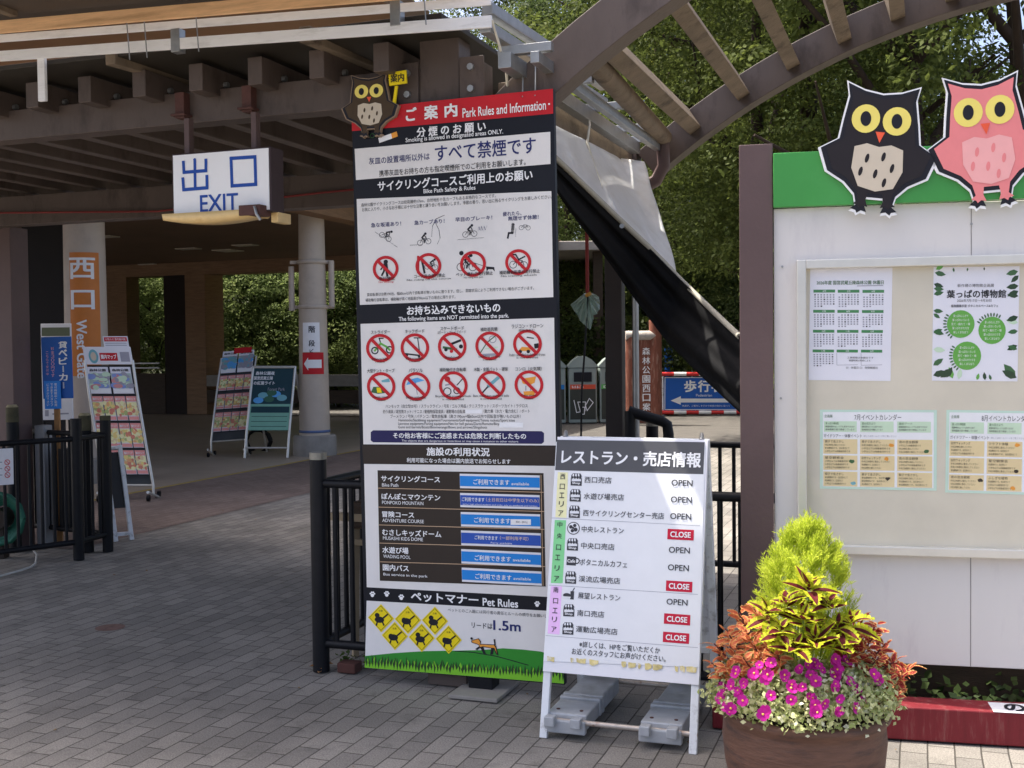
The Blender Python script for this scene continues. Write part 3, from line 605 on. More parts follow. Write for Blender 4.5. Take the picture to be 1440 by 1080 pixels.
# pet rules panel at the foot of the sign
P = Print(ISC, tl, X, Y, NS); P.view(500, 820, 4.5)
P.poly([(80, 122), (1316, 180), (1324, 628), (72, 543)], SIGNW, 1)
P.text('ペットマナー', 572, 103, 425, 58, W_, 3, .025); P.text('Pet Rules', 924, 128, 222, 50, W_, 3, .02)
for x, y in ((117, 83), (208, 80), (300, 100), (1155, 135)):
    P.disc(x, y + 5, 11, W_, 3)
    for dx, dy in ((-12, -6), (-4, -14), (6, -14), (13, -5)): P.disc(x + dx, y + dy, 5.5, W_, 3.3)
P.text('ペットとのご入園には同行者の責任とルールの順守をお願いします', 925, 192, 670, 22, KINK, 3); P.text('リードは', 810, 272, 130, 34, KINK, 3, .01); P.text('1.5m', 966, 272, 172, 62, NAVY, 3, .02)
P.poly([(72, 470), (250, 450), (450, 435), (640, 430), (800, 425), (940, 412), (1060, 418), (1180, 430), (1322, 475), (1324, 627), (72, 542)], DGRN, 2)
P.line([(640, 432), (760, 440), (900, 462), (1000, 488), (1100, 515)], 5, KINK, 3)
for i, (x, y) in enumerate(((172, 230), (342, 238), (513, 243), (260, 340), (430, 350), (600, 360))):
    for r, mt, k in ((1, YEL, 4), (.88, KINK, 5), (.84, YEL, 6)): P.poly([(x - 82 * r, y - 3), (x, y - 88 * r), (x + 84 * r, y + 3), (x + 2, y + 90 * r)], mt, k)
    P.disc(x - 8, y + 10, 30, KINK, 7, 20).disc(x - 22, y - 18 + 20 * (i % 2), 15, KINK, 8).line([(x + 15, y), (x + 45, y - 25)], 9, KINK, 8).line([(x - 20, y + 20), (x - 28, y + 48)], 9, KINK, 8).line([(x + 10, y + 20), (x + 22, y + 46)], 9, KINK, 9).text('注意', x, y - 46, 26, 12, KINK, 8)
random.seed(3)
P.poly([(72, 500)] + [(72 + 1250 * i / 60, 500 + 70 * (i / 60) - (26 if i % 2 else -16) + 6 * math.sin(i * 1.7)) for i in range(61)] + [(1324, 627), (72, 542)], GRN, 4)
for i in range(64):
    x = 82 + 1235 * i / 63; y = 505 + 62 * i / 63 + random.uniform(-10, 8); h = random.uniform(26, 42); t = random.uniform(-11, 11)
    P.poly([(x, y + h), (x - 7 - t * .3, y + h * .1), (x + t, y - h), (x + 7, y + h * .1)], ink('grass_stroke', 48, 70, 40), 5 + .2 * (i % 2))
P.poly([(742, 365), (790, 350), (806, 372), (800, 385), (890, 388), (900, 398), (915, 455), (900, 450), (885, 415), (880, 450), (862, 452), (868, 412), (820, 405), (836, 448), (820, 446), (800, 410), (780, 425), (768, 418), (795, 398), (780, 388), (745, 378)], KINK, 5)
P.poly([(750, 366), (788, 355), (800, 374), (796, 389), (886, 392), (894, 402), (906, 448), (890, 410), (864, 408), (816, 400), (798, 405), (795, 392), (780, 384), (750, 375)], ORG, 6); P.line([(893, 392), (888, 355)], 9, KINK, 5).disc(746, 352, 8, KINK, 7)
P.build('pet_rules_print', sg)
def owl(m, P, cx, cy, s, body, belly, eye, beak, th, white, tilt=0):
    # plain cut-out owl board: ear tufts, folded wings, round eyes, beak, feet
    c, d = math.cos(tilt), math.sin(tilt)
    q = lambda u, v: (cx + (u * c - v * d) * s, cy + (u * d + v * c) * s)
    def outline(g):
        o = [(-48, -64), (-52, -84), (-26, -74), (0, -70), (26, -74), (52, -84), (48, -64), (54, -30), (58, -2), (84, 14), (72, 46), (46, 60), (30, 76), (26, 92), (34, 98), (26, 100), (24, 104), (18, 100), (10, 102), (14, 92), (12, 80), (-12, 80), (-14, 92), (-10, 102), (-18, 100), (-24, 104), (-26, 100), (-34, 98), (-26, 92), (-30, 76), (-46, 60), (-72, 46), (-84, 14), (-58, -2), (-54, -30)]
        return [(x * (1 + g / 62), y * (1 + g / 80)) for x, y in o]
    for g, mt, dz in ((4, white, 0), (1, KINK, .0015), (-5, body, .003)):
        pts = [P.at(*P.uv(*q(*p)), 0) + P.n * dz for p in outline(g)]
        m.prism(pts[::-1], -P.n * (th if dz == 0 else .0012), mt)
    keep = P.mb; P.mb = m; o = P.off; P.off += .0042
    P.poly([q(*p) for p in ((-36, 8), (-18, 2), (0, 6), (18, 2), (36, 8), (38, 40), (26, 66), (0, 72), (-26, 66), (-38, 40))], belly, 1)
    for u, v in ((-16, 24), (8, 20), (22, 36), (-24, 44), (-2, 46), (12, 58)): P.disc(*q(u, v), 3 * s, body if belly is not body else KINK, 2, 7 * s, 12, tilt + .2)
    for u in (-23, 23): P.disc(*q(u, -34), 21 * s, eye, 1); P.disc(*q(u, -34), 8 * s, KINK, 2, 11 * s)
    P.poly([q(-7, -16), q(7, -16), q(0, 0)], beak, 3); P.mb = keep; P.off = o
EYE = ink('owl_eye', 240, 212, 110); BODYB = ink('owl_brown', 72, 58, 42); BELLY = ink('owl_belly', 196, 184, 164); BEAK = ink('owl_beak', 225, 92, 62)
m_ = MB(); P = Print(ISC, tl, X, Y, NS); P.off = .024
owl(m_, P, 521, 144, .46, BODYB, BELLY, EYE, BEAK, .02, ink('owl_edge', 140, 120, 100), -.05); ob = m_.build('owl_cutout', sg)
P.mb = MB(); P.off = .02; P.mb.prism([P.at(*P.uv(*c), 0) for c in ((546.5, 102), (571.5, 98.5), (572.5, 117), (548, 120.5))][::-1], -NS * .01, YEL); P.mb.prism([P.at(*P.uv(*c), 0) for c in ((556, 121), (559.5, 120.5), (556, 150), (552, 150))][::-1], -NS * .01, YEL)
P.off = .021; P.text('案内', 559.5, 109.5, 19, 12, KINK, 2, .02); P.build('placard', sg)
def feet(m):
    m.gbox(-.02, .22, -.12, .2, 0, .018, CONC); m.gbox(.03, .15, .003, .1, .018, .11, BLACKM)
m_ = MB(); feet(m_); m_.build('foot', sg, .004)
m_ = MB()
for a in (.33, .39): m_.tube([AB(a, .0, 2.73), AB(a - .02, .07, 2.9)], .004, STEEL, 5)
m_.build('hanging_wire', sg)

# ------------------------------------------------------------------ sandwich board
ab = thing('sandwich_board', 'white wooden sandwich board listing restaurants and shops as OPEN or CLOSE', 'sandwich board', G(865, 1050))
p1, p2 = G(762, 1038), G(972, 1060); Aa = (p2 - p1); Aa.z = 0; Aa.normalize(); Ba = Vector((-Aa.y, Aa.x, 0))
ua = (Z * 1.24 + Ba * .3).normalized(); na = Aa.cross(ua).normalized(); na = na if na.dot(Ba) < 0 else -na
ABC = [(785, 614), (995.4, 618.5), (982.7, 963.5), (761.9, 944)]
tl, X, Y = quad3(ABC, p1, na)
m_ = MB(); slab(m_, tl - na * .002, X, Y, na, .008, WHITE); m_.build('front_panel', ab, .001)
Lg = X.length; top = tl + X / 2; hh = top.z; frame = WPAINT
def aframe(m, tl, X, Y, n, mir):
    x = X.normalized(); y = Y.normalized(); foot = Y.length + (tl.z + Y.z) / -y.z if False else None
    L = tl.z / -y.z
    for e in (0.016, X.length - .016): m.box(tl + x * e + y * L / 2 - n * .022, x, y, n, .032, L, .026, frame)
    for v in (.012, Y.length - .02): m.box(tl + X / 2 + y * v - n * .0225, x, y, n, X.length - .066, .03, .022, frame)
m_ = MB(); aframe(m_, tl, X, Y, na, 1); m_.build('front_frame', ab, .003)
sp = .62
cen = tl + X / 2
def mirror(v): return v - Ba * 2 * v.dot(Ba)
tlb = tl + Ba * .055; Yb = mirror(Y); nb_ = mirror(na)
m_ = MB(); slab(m_, tlb - nb_ * .002, X, Yb, nb_, .008, WPAINT); m_.build('back_panel', ab, .001)
m_ = MB(); aframe(m_, tlb, X, Yb, nb_, 1); m_.build('back_frame', ab, .003)
y_ = Y.normalized(); L = tl.z / -y_.z
ff = [tl + X.normalized() * e + y_ * (L - .075) for e in (0.0, X.length)]; yb_ = Yb.normalized(); fb = [tlb + X.normalized() * e + yb_ * (L - .075) for e in (0, X.length)]
RUSTBAR = mat('rusty_bar', rgb(190, 180, 170), .5, .5, .2, 20, stain=rgb(120, 70, 45), stain_amt=.8, stain_scale=18)
for q in (ff, fb): m_ = MB(); m_.tube([q[0] - na * .02, q[1] - na * .02], .011, RUSTBAR, 10); m_.build('cross_bar', ab)
m_ = MB()
for e in (.03, X.length - .03): m_.tube([tl + X.normalized() * e - na * .01, tl + X.normalized() * e + Z * .02 + Ba * .03, tlb + X.normalized() * e - nb_ * .01], .008, STEEL, 8)
m_.build('hinge', ab)
P = Print(ABC, tl, X, Y, na); P.view(750, 600, 5.143)
PW = mat('board_paper', rgb(228, 229, 231, 1.05), .36, 0, .03, 5, .55, 5)
P.poly([(172, 108), (1243, 120), (1200, 1738), (68, 1735 - 40)], PW, 0)
P.poly([(178, 94), (1240, 113), (1230, 342), (163, 312)], ink('header_grey', 82, 82, 84, .3), 1); P.text('レストラン・売店情報', 702, 228, 1005, 108, W_, 3, .025)
for t, x, y, ww in (('西口売店', 472, 383, 195), ('水遊び場売店', 513, 503, 290), ('西サイクリングセンター売店', 652, 630, 585), ('中央レストラン', 503, 742, 303), ('中央口売店', 467, 860, 241)): P.text(t, x, y, ww, 46, DGREY, 3, .006)
off7 = 160 * 5.143
for t, x, y, ww in (('ボタニカルカフェ', 507, 160, 345), ('渓流広場売店', 478, 280, 300), ('展望レストラン', 475, 402, 306), ('南口売店', 414, 526, 196), ('運動広場売店', 457, 647, 302)): P.text(t, x, y + 823, ww, 46, DGREY, 3, .006)
P.text('※詳しくは、HPをご覧いただくか', 620, 770 + 823, 587, 46, DGREY, 3, .008); P.text('お近くのスタッフにお声がけください。', 612, 826 + 823, 683, 48, DGREY, 3, .008)
for x, y in ((1077, 405), (1072, 525), (1067, 645), (1057, 888), (1050, 192 + 823), (1040, 441 + 823)): P.text('OPEN', x, y, 152, 44, DGREY, 3, .012)
CRED = ink('close_red', 190, 32, 58)
for x, y in ((1066, 776), (1055, 327 + 823), (1040, 566 + 823), (1032, 700 + 823)): P.urect(x, y, 190, 76, CRED, 2); P.text('CLOSE', x, y, 148, 42, W_, 4, .025)
P.poly([(182, 325), (256, 328), (242, 655), (162, 650)], CREAM, 1); P.poly([(158, 670), (240, 672), (212, 305 + 823), (126, 303 + 823)], MINT, 1); P.poly([(126, 325 + 823), (206, 328 + 823), (186, 678 + 823), (100, 670 + 823)], PINKL, 1)
for t, x, y in (('西', 218, 358), ('口', 214, 430), ('エ', 210, 493), ('リ', 206, 555), ('ア', 202, 622), ('中', 195, 703), ('央', 190, 785), ('口', 184, 868), ('エ', 177, 941), ('リ', 172, 1018), ('ア', 168, 1095), ('南', 163, 1175), ('口', 160, 1256), ('エ', 155, 1326), ('リ', 150, 1391), ('ア', 146, 1463)): P.text(t, x, y, 36, 40, DGREY, 3, .01)
for l in (((135, 655), (1205, 712)), ((112, 318 + 823), (1190, 385 + 823)), ((85, 685 + 823), (1190, 772 + 823))): P.line(l, 3, GREY, 1)
def shop(x, y):
    P.poly([(x - 38, y - 24), (x - 24, y - 44), (x + 30, y - 42), (x + 42, y - 20)], DGREY, 2)
    for i in range(4): P.disc(x - 28 + 19 * i, y - 16 + i, 9, DGREY, 2.5, 11); 
    for i in range(3): P.poly([(x - 24 + 18 * i, y - 40), (x - 14 + 18 * i, y - 40), (x - 16 + 20 * i, y - 22), (x - 27 + 20 * i, y - 22)], PW, 3)
    P.line([(x - 36, y - 8), (x - 38, y + 40), (x + 36, y + 44), (x + 38, y - 4)], 6, DGREY, 2); P.rect(x - 38, y + 14, x + 37, y + 44, DGREY, 2.8); P.text('Shop', x, y + 29, 56, 20, W_, 4, .02)
for x, y in ((315, 378), (307, 492), (300, 610), (285, 845), (270, 262 + 823), (255, 500 + 823), (248, 632 + 823)): shop(x, y)
P.disc(293, 730, 46, DGREY, 2).disc(293, 730, 40, PW, 3)
for dx, dy, r in ((-18, -10, 13), (10, -20, 12), (16, 10, 14), (-8, 18, 12), (-2, -2, 8)): P.disc(293 + dx, 730 + dy, r, DGREY, 4 + .1 * r)
P.urect(276, 143 + 823, 68, 64, DGREY, 2); P.ring(315, 143 + 823, 22, 8, DGREY, 1); P.text('Cafe', 276, 143 + 823, 56, 24, W_, 4, .02)
P.disc(242, 392 + 823, 28, DGREY, 2, 16).urect(242, 405 + 823, 56, 8, PW, 3).urect(280, 392 + 823, 26, 60, DGREY, 2).line([(282, 365 + 823), (298, 338 + 823)], 6, DGREY, 2)
GLUE = mat('old_tape', rgb(222, 205, 140, .95), .7, 0, .3, 30, stain=rgb(230, 228, 215), stain_amt=1, stain_scale=25)
random.seed(5); x = 95
while x < 1130:
    wd = random.uniform(18, 75); g = random.uniform(6, 30); y = 835 + 823 + (x - 85) * .075
    if random.random() < .85: P.poly([(x, y - 2), (x + wd * .6, y + random.uniform(-6, 6)), (x + wd, y + random.uniform(0, 10)), (x + wd * .95, y + random.uniform(28, 46)), (x + wd * .4, y + random.uniform(34, 48)), (x + 2, y + random.uniform(26, 44))], GLUE, 3)
    x += wd + g
P.build('printed_poster', ab)
# laminated film on the poster gives faint creases
# grey weights hung on the cross bars
WGT = mat('grey_weight', rgb(168, 171, 174, 1.05), .45, .15, .15, 9, .1, stain=rgb(110, 108, 100), stain_amt=.5)
def weight(x0px, lab):
    t = thing('sign_weight', lab, 'sign weight', x0px, 'grey weights under the sandwich board')
    c0 = Vector(x0px); d = (Ba * 1.0 + Aa * .02).normalized(); wd = .17
    def bx(m, s0, s1, z0, z1, w): m.box(c0 + d * (s0 + s1) / 2 + Z * (z0 + z1) / 2, Aa, d, Z, w, s1 - s0, z1 - z0, WGT)
    m = MB(); bx(m, .03, .22, .03, .095, wd); bx(m, .225, .255, .03, .105, wd + .01); bx(m, .27, .30, .03, .105, wd + .01); bx(m, .305, .58, .03, .10, wd - .01); bx(m, .0, .03, .02, .075, wd + .005); m.build('body', t, .006)
    m = MB(); bx(m, .257, .268, .035, .085, wd - .03); m.build('slot', t)
    for s in (-.055, .055):
        m = MB(); m.box(c0 + Aa * s + Z * .075 - d * .012, Aa, d, Z, .042, .045, .04, WGT); m.build('clip', t, .004)
    for s in (-.05, .05):
        m = MB(); m.tube([c0 + Aa * s + d * .08 + Z * .095, c0 + Aa * s + d * .08 + Z * .098], .008, RUST, 8); m.build('screw', t)
lm, rm = ff
weight(Vector((*(lm + Aa * .105)[:2], 0)), 'grey slotted weight hooked on the sandwich board bar, left of two')
weight(Vector((*(lm + Aa * .50)[:2], 0)), 'grey slotted weight beside the flower pot under the sandwich board')
for o_ in [o_ for o_ in COL.objects if o_.name.startswith('sign_weight')]: pass

# ------------------------------------------------------------------ EXIT sign box
ex = thing('exit_sign', 'hanging white lightbox reading EXIT in blue with a broken yellowed lower cover', 'sign', PB(315, 260, -.0))
EC = [(242.2, 218.5), (377, 208.7), (379.7, 294), (246.4, 303)]
tl, X, Y = quad3(EC, O - B * .1, B); n = -B
m_ = MB(); x_, y_ = X.normalized(), Y.normalized()
m_.box(tl + X / 2 + Y / 2 - n * .06, x_, y_, n, X.length + .02, Y.length + .016, .116, mat('housing_brown', rgb(84, 70, 72, .7), .6, 0, .1, spec=.2)); m_.build('housing', ex, .004)
EXW = mat('acrylic_white', rgb(240, 245, 252, 1.3), .3, 0, .03, 5)
m_ = MB(); slab(m_, tl + n * .002, X, Y, n, .006, EXW); m_.build('face', ex)
P = Print(EC, tl + n * .002, X, Y, n); P.view(220, 190, 7.2); EB = ink('exit_blue', 36, 76, 158)
P.line([(390, 248), (402, 548)], 29, EB, 1).line([(273, 275), (282, 378), (508, 362), (505, 255)], 29, EB, 2).line([(273, 445), (284, 556), (524, 536), (519, 420)], 29, EB, 2.6)
P.line([(760, 238), (1000, 224), (1013, 500), (776, 516)], 30, EB, 1, True); P.text('EXIT', 648, 684, 385, 172, EB, 2, .012)
for x, y in ((273, 275), (505, 255), (273, 445), (519, 420), (390, 248), (282, 378), (508, 362), (284, 556), (524, 536), (760, 238), (1000, 224), (1013, 500), (776, 516)): P.disc(x, y, 14.5, EB, 3.2)
P.build('lettering', ex)
YPL = mat('yellowed_acrylic', rgb(232, 200, 140, 1.0), .35, 0, .15, 6, stain=rgb(200, 150, 80), stain_amt=.6, stain_scale=5)
m_ = MB(); bl, brr = tl + Y, tl + Y + X
pts = []
for i in range(11):
    t = i / 10; c = bl - x_ * .03 + x_ * (X.length * .9 + .0) * t; pts.append((c, .03 + .02 * math.sin(math.pi * t)))
for (c, h), (c2_, h2) in zip(pts, pts[1:]):
    vs = [c + n * .06, c2_ + n * .06, c2_ + n * .05 - Z * h2, c + n * .05 - Z * h, c - n * .11, c2_ - n * .11, c2_ - n * .09 - Z * h2, c - n * .09 - Z * h]
    m_.add(vs, [(0, 1, 2, 3), (3, 2, 6, 7), (5, 4, 7, 6), (0, 4, 5, 1)], YPL, True)
a_ = pts[0]; vs = [a_[0] + n * .06, a_[0] + n * .05 - Z * a_[1], a_[0] - n * .12 - Z * a_[1], a_[0] - n * .16]; m_.add(vs, [(0, 1, 2, 3)], YPL)
a_ = pts[-1]; vs = [a_[0] + n * .06, a_[0] + n * .05 - Z * a_[1], a_[0] - n * .12 - Z * a_[1], a_[0] - n * .16]; m_.add(vs, [(3, 2, 1, 0)], YPL)
m_.build('broken_cover', ex)
m_ = MB(); c = brr - x_ * .075; m_.box(c + n * .01 - Z * .005, x_, n, Z, .12, .1, .05, RUST); m_.tube([c + n * .06 + x_ * .03 + Z * .01, c + n * .075 + x_ * .05 - Z * .03, c + n * .06 + x_ * .06 - Z * .055], .008, STEEL, 6); m_.box(brr - n * .12 - Z * .03 - x_ * .01, x_, n, Z, .04, .12, .05, YPL); m_.build('exposed_bracket', ex, .003)
for px in (266, 360):
    p = PB(px, 208, -.02)
    m_ = MB(); m_.bar((p.x, p.y, tl.z - .005), (p.x, p.y, 2.77), .03, .04, BROWN2, up=B); q = PB(px - 9, 140, .04); 
    m_.box((q.x, q.y, 2.85), A, B, Z, .055, .06, .13, RUST); m_.box((q.x, q.y, 2.80), A, B, Z, .085, .1, .012, RUST); m_.build('hanger', ex, .003)

# ------------------------------------------------------------------ noticeboard
An, Bn = yawdirs(12.5); On = G(1250, 1040) + Bn * .2; On.z = 0
def NBp(x, y, b=0): return PL(x, y, On + Bn * b, Bn)
def nu(p): return (Vector(p) - On).dot(An)
def N3(a, b, z): return On + An * a + Bn * b + Z * z
nbd = thing('notice_board', 'large white park notice board with a green header and glazed poster case', 'notice board', N3(.5, 0, 0))
def nadd(name, fn, bevel=.003):
    m = MB(); fn(m); return m.build(name, nbd, bevel)
def nbox(m, a0, a1, b0, b1, z0, z1, mt): m.box(N3((a0 + a1) / 2, (b0 + b1) / 2, (z0 + z1) / 2), An, Bn, Z, a1 - a0, b1 - b0, z1 - z0, mt)
pa0, pa1 = nu(NBp(1041, 600, -.02)), nu(NBp(1088, 600, -.02)); zt = NBp(1060, 203, -.02).z; RE = pa1 + 2.35
nadd('post', lambda m: nbox(m, pa0, pa1, -.02, .12, 0, zt, BROWN2)); nadd('post', lambda m: nbox(m, RE, RE + .14, -.02, .12, 0, zt, BROWN2))
zg0, zg1 = NBp(1200, 289).z, NBp(1200, 212).z; zb0 = NBp(1300, 935).z
GREENP = mat('green_paint', rgb(66, 152, 70, .95), .4, 0, .06, 3, stain=rgb(80, 160, 84), stain_amt=.4)
nadd('header_board', lambda m: nbox(m, pa1 + .002, RE - .002, -.035, .0, zg0, zg1, GREENP))
PANELW = mat('cool_white_panel', rgb(210, 206, 202, 1.08), .45, 0, .03, 2, .1, 3, stain=rgb(188, 182, 182, 1.1), stain_amt=.5, stain_scale=5, stretch=(1, 1, .25))
nadd('back_panel', lambda m: nbox(m, pa1 + .003, RE - .003, 0.003, .05, zb0, zg0 - .002, PANELW))
fa0, fa1 = nu(NBp(1121, 560, -.03)), nu(NBp(1134, 560, -.03)); fz1, fz0 = NBp(1200, 364, -.03).z, NBp(1200, 779, -.03).z; FE = RE - .12; fw = fa1 - fa0
def case(m):
    nbox(m, fa0, fa1, -.05, .003, fz0, fz1, ALU); nbox(m, FE - fw, FE, -.05, .003, fz0, fz1, ALU)
    nbox(m, fa1, FE - fw, -.05, .003, fz1 - fw, fz1, ALU); nbox(m, fa1, FE - fw, -.05, .003, fz0, fz0 + fw, ALU)
nadd('case_frame', case, .004)
CORK = mat('beige_felt', rgb(212, 205, 187, 1.05), .85, 0, .06, 3)
nadd('pin_board', lambda m: nbox(m, fa1 - .002, FE - fw + .002, -.008, .002, fz0 + fw - .002, fz1 - fw + .002, CORK), 0)
gl = bpy.data.materials.new('case_glass'); gl.use_nodes = True; g = gl.node_tree; g.nodes.clear()
tr = g.nodes.new('ShaderNodeBsdfTransparent'); gs = g.nodes.new('ShaderNodeBsdfGlossy'); gs.inputs['Roughness'].default_value = .02; fr = g.nodes.new('ShaderNodeFresnel'); fr.inputs[0].default_value = 1.5
mx_ = g.nodes.new('ShaderNodeMixShader'); oo = g.nodes.new('ShaderNodeOutputMaterial'); tr.inputs[0].default_value = (.99, .99, .99, 1); ge_ = g.nodes.new('ShaderNodeNewGeometry'); mi_ = g.nodes.new('ShaderNodeMix'); mi_.inputs[2].default_value = 1.5; mi_.inputs[3].default_value = 1 / 1.5; g.links.new(ge_.outputs['Backfacing'], mi_.inputs[0]); g.links.new(mi_.outputs[0], fr.inputs[0])
g.links.new(fr.outputs[0], mx_.inputs[0]); g.links.new(tr.outputs[0], mx_.inputs[1]); g.links.new(gs.outputs[0], mx_.inputs[2]); g.links.new(mx_.outputs[0], oo.inputs[0])
nadd('glass', lambda m: m.add([N3(fa1, -.03, fz0 + fw), N3(FE - fw, -.03, fz0 + fw), N3(FE - fw, -.03, fz1 - fw), N3(fa1, -.03, fz1 - fw)], [(0, 1, 2, 3)], gl), 0)
def nscrew(m):
    for x, y in ((1100, 375), (1098, 560), (1366, 315)): p = NBp(x, y, 0); m.tube([p + Bn * .004, p - Bn * .003], .005, STEEL, 8)
nadd('screw', nscrew, 0)
sa_ = nu(NBp(1366, 300)); SEAM = mat('seam_dark', rgb(120, 114, 112), .8)
nadd('panel_seam', lambda m: nbox(m, sa_ - .0012, sa_ + .0012, .0015, .004, fz1 + .002, zg0 - .002, SEAM), 0); nadd('panel_seam', lambda m: nbox(m, sa_ - .0012, sa_ + .0012, .0015, .004, zb0 + .002, fz0 - .002, SEAM), 0)
def owlboard(cx, cy, s, body, belly, tilt, name='owl_cutout'):
    m = MB(); t0 = N3(pa1, -.04, zg1); Xn, Yn = An * (RE - pa1), -Z * (zg1 - zg0)
    cs = []
    for p in (t0, t0 + Xn, t0 + Xn + Yn, t0 + Yn):
        v = p - CAM; d = v.dot(Fv); cs.append((720 + FPX * v.dot(Rv) / d, 540 - FPX * v.dot(Uv) / d))
    P = Print(cs, t0, Xn, Yn, -Bn); P.off = .012
    owl(m, P, cx, cy, s, body, belly, EYE, BEAK, .012, WINK, tilt); return m.build(name, nbd)
OBLK = ink('owl_black', 40, 36, 38); OPK = ink('owl_pink', 222, 130, 130); OPK2 = ink('owl_pink_light', 236, 165, 162)
o1 = owlboard(1236, 202, .95, OBLK, BELLY, .09); o1['label'] = 'black cut-out owl with grey belly'
o2 = owlboard(1386, 190, .97, OPK, OPK2, -.1); o2['label'] = 'pink cut-out owl'
nadd('added_shade_board', lambda m: nbox(m, pa1, RE, .42, .44, 0, .3, DARKW), 0)  # dark board added to darken the shaded gap under the panel
# red base beam
RED = mat('red_paint', rgb(132, 32, 42, .8), .6, 0, .2, 5, .15, stain=rgb(150, 104, 98, .8), stain_amt=.75, stain_scale=5, stretch=(5, 5, .6))
rb = thing('red_barrier_beam', 'long red painted timber beam lying in front of the notice board', 'beam', N3(.5, -.15, 0))
m_ = MB(); nr = nu(G(1004, 1008)); m_.box(N3((nr + RE + .2) / 2, -.125, .0695), An, Bn, Z, RE + .2 - nr, .15, .135, RED); m_.build('beam', rb, .006)
LC = [(1389, 987.5), (1460, 991), (1466, 1012), (1392, 1008)]
q = [G(x, y, .1378) for x, y in LC]; m_ = MB()
tlp = q[0]; Xl = An * ((q[1] - q[0]).dot(An)); Yl = -Bn * .125
Pl_ = Print(LC, tlp, Xl, Yl, Z); slab(Pl_.mb, tlp + Z * .001, Xl, Yl, Z, .002, WHITE); Pl_.off = .002
Pl_.text('の', 1424, 999, 30, 15, KINK, 2, .03); Pl_.build('label_plate', rb)

m = MB(); m.add([N3(pa0, .0, .003), N3(RE + .1, .0, .003), N3(RE + .1, 1.2, .003), N3(pa0, 1.2, .003)], [(0, 1, 2, 3)], mat('ground_shade', rgb(60, 46, 36, .6), 1, 0, .4, 20, .6)); tag(m.build('ground_shade_sheet'), kind='structure')  # dark sheet painted in for the shaded ground behind the board
# posters behind the glass
def poster(name, label, cs, body_mt, group=None, cat='poster'):
    t = thing(name, label, cat, NBp(*cs[0]), group)
    tl, X, Y = quad3(cs, On - Bn * .0085, Bn)
    m = MB(); slab(m, tl - Bn * .001, X, Y, -Bn, .001, body_mt); m.build('sheet', t)
    P = Print(cs, tl - Bn * .001, X, Y, -Bn, .0003); P.off = .0004; return t, P
v9 = lambda x, y: (1030 + x / 3.483, 330 + y / 3.483); v10 = lambda x, y: (1030 + x / 3.483, 540 + y / 3.483)
PAP = mat('poster_paper', rgb(226, 226, 234, 1.08), .5, 0, .02)
t, P = poster('holiday_calendar', 'white A3 calendar poster of twelve small green headed months', [v9(*p) for p in ((386, 166), (783, 162), (775, 717), (368, 712))], PAP)
P.view(1030, 330, 3.483); P.text('2026年度 国営武蔵丘陵森林公園 休園日', 577, 233, 325, 20, DG2, 2, .01); P.line([(612, 249), (738, 247)], 4, GREY)
for r in range(4):
    for c in range(3):
        x = 452 + 118 * c - 3 * r + (2 if c == 2 else 0); y = 274 + 97.5 * r + c * .5
        P.urect(x, y, 105, 14, FGRN if False else ink('calendar_green', 70, 130, 84), 1)
        P.text('%d月' % ((3 + r * 3 + c) % 12 + 1), x, y, 16, 9, W_, 2)
        if r < 3 or c == 0:
            for j in range(6):
                for i in range(7):
                    if (j == 5 and i > 2) or (j == 0 and i < c): continue
                    P.urect(x - 45 + 15 * i, y + 18 + 11 * j, 8, 6.5, GREY if (i * 3 + j + c + r) % 11 else DGREY, 1)
        else: P.line([(x - 52, y + 10), (x - 52, y + 70)], 2, GREY); P.line([(x - 52, y + 70), (x + 52, y + 68)], 2, GREY)
P.text('工事期間は休園日です', 625, 600, 130, 10, DGREY, 2); P.text('開園時間は季節による', 622, 614, 106, 10, DGREY, 2); P.text('☒：休園日 ▢：夜間開園日', 632, 650, 155, 12, DGREY, 2)
P.build('print', t)
t, P = poster('leaf_museum_poster', 'white poster with three green circles and a border of leaves', [v9(*p) for p in ((984, 158), (1402, 155), (1400, 718), (978, 716))], PAP)
P.view(1030, 330, 3.483)
P.text('新作標の博物館企画展', 1190, 248, 178, 16, DGREY, 3); P.text('葉っぱの博物館', 1193, 289, 290, 40, KINK, 3, .02); P.text('2026年7月17日〜9月30日', 1183, 321, 168, 15, DGREY, 3); P.text('植物園展示室 ボタニカルベース&カフェ', 1185, 347, 230, 14, DGREY, 3, .01)
for x, y, r in ((1118, 436, 68), (1272, 467, 67), (1150, 592, 70)):
    P.disc(x, y, r, FGRN, 2)
    for i, s in enumerate(('葉っぱのふしぎや', '葉っぱのいろいろ', '見て・触れて・嗅', '葉っぱのかたちを', '楽しくまなぼう')): P.text(s, x, y - 40 + i * 20, 92 - 10 * abs(i - 2), 13, W_, 4)
    for k in range(9):
        a = (2.2 if x < 1200 else -2.6) + k * .19; P.disc(x + (r + 10) * math.cos(a), y + (r + 10) * math.sin(a), 10, DG2, 3, 4, 8, a)
random.seed(8)
def leaf(P, x, y, L, a, mt, k=2):
    c, s = math.cos(a), math.sin(a); P.poly([(x + L * (u * c - v * s), y + L * (u * s + v * c)) for u, v in ((0, 0), (.3, -.22), (.65, -.2), (1, 0), (.65, .2), (.3, .22))], mt, k)
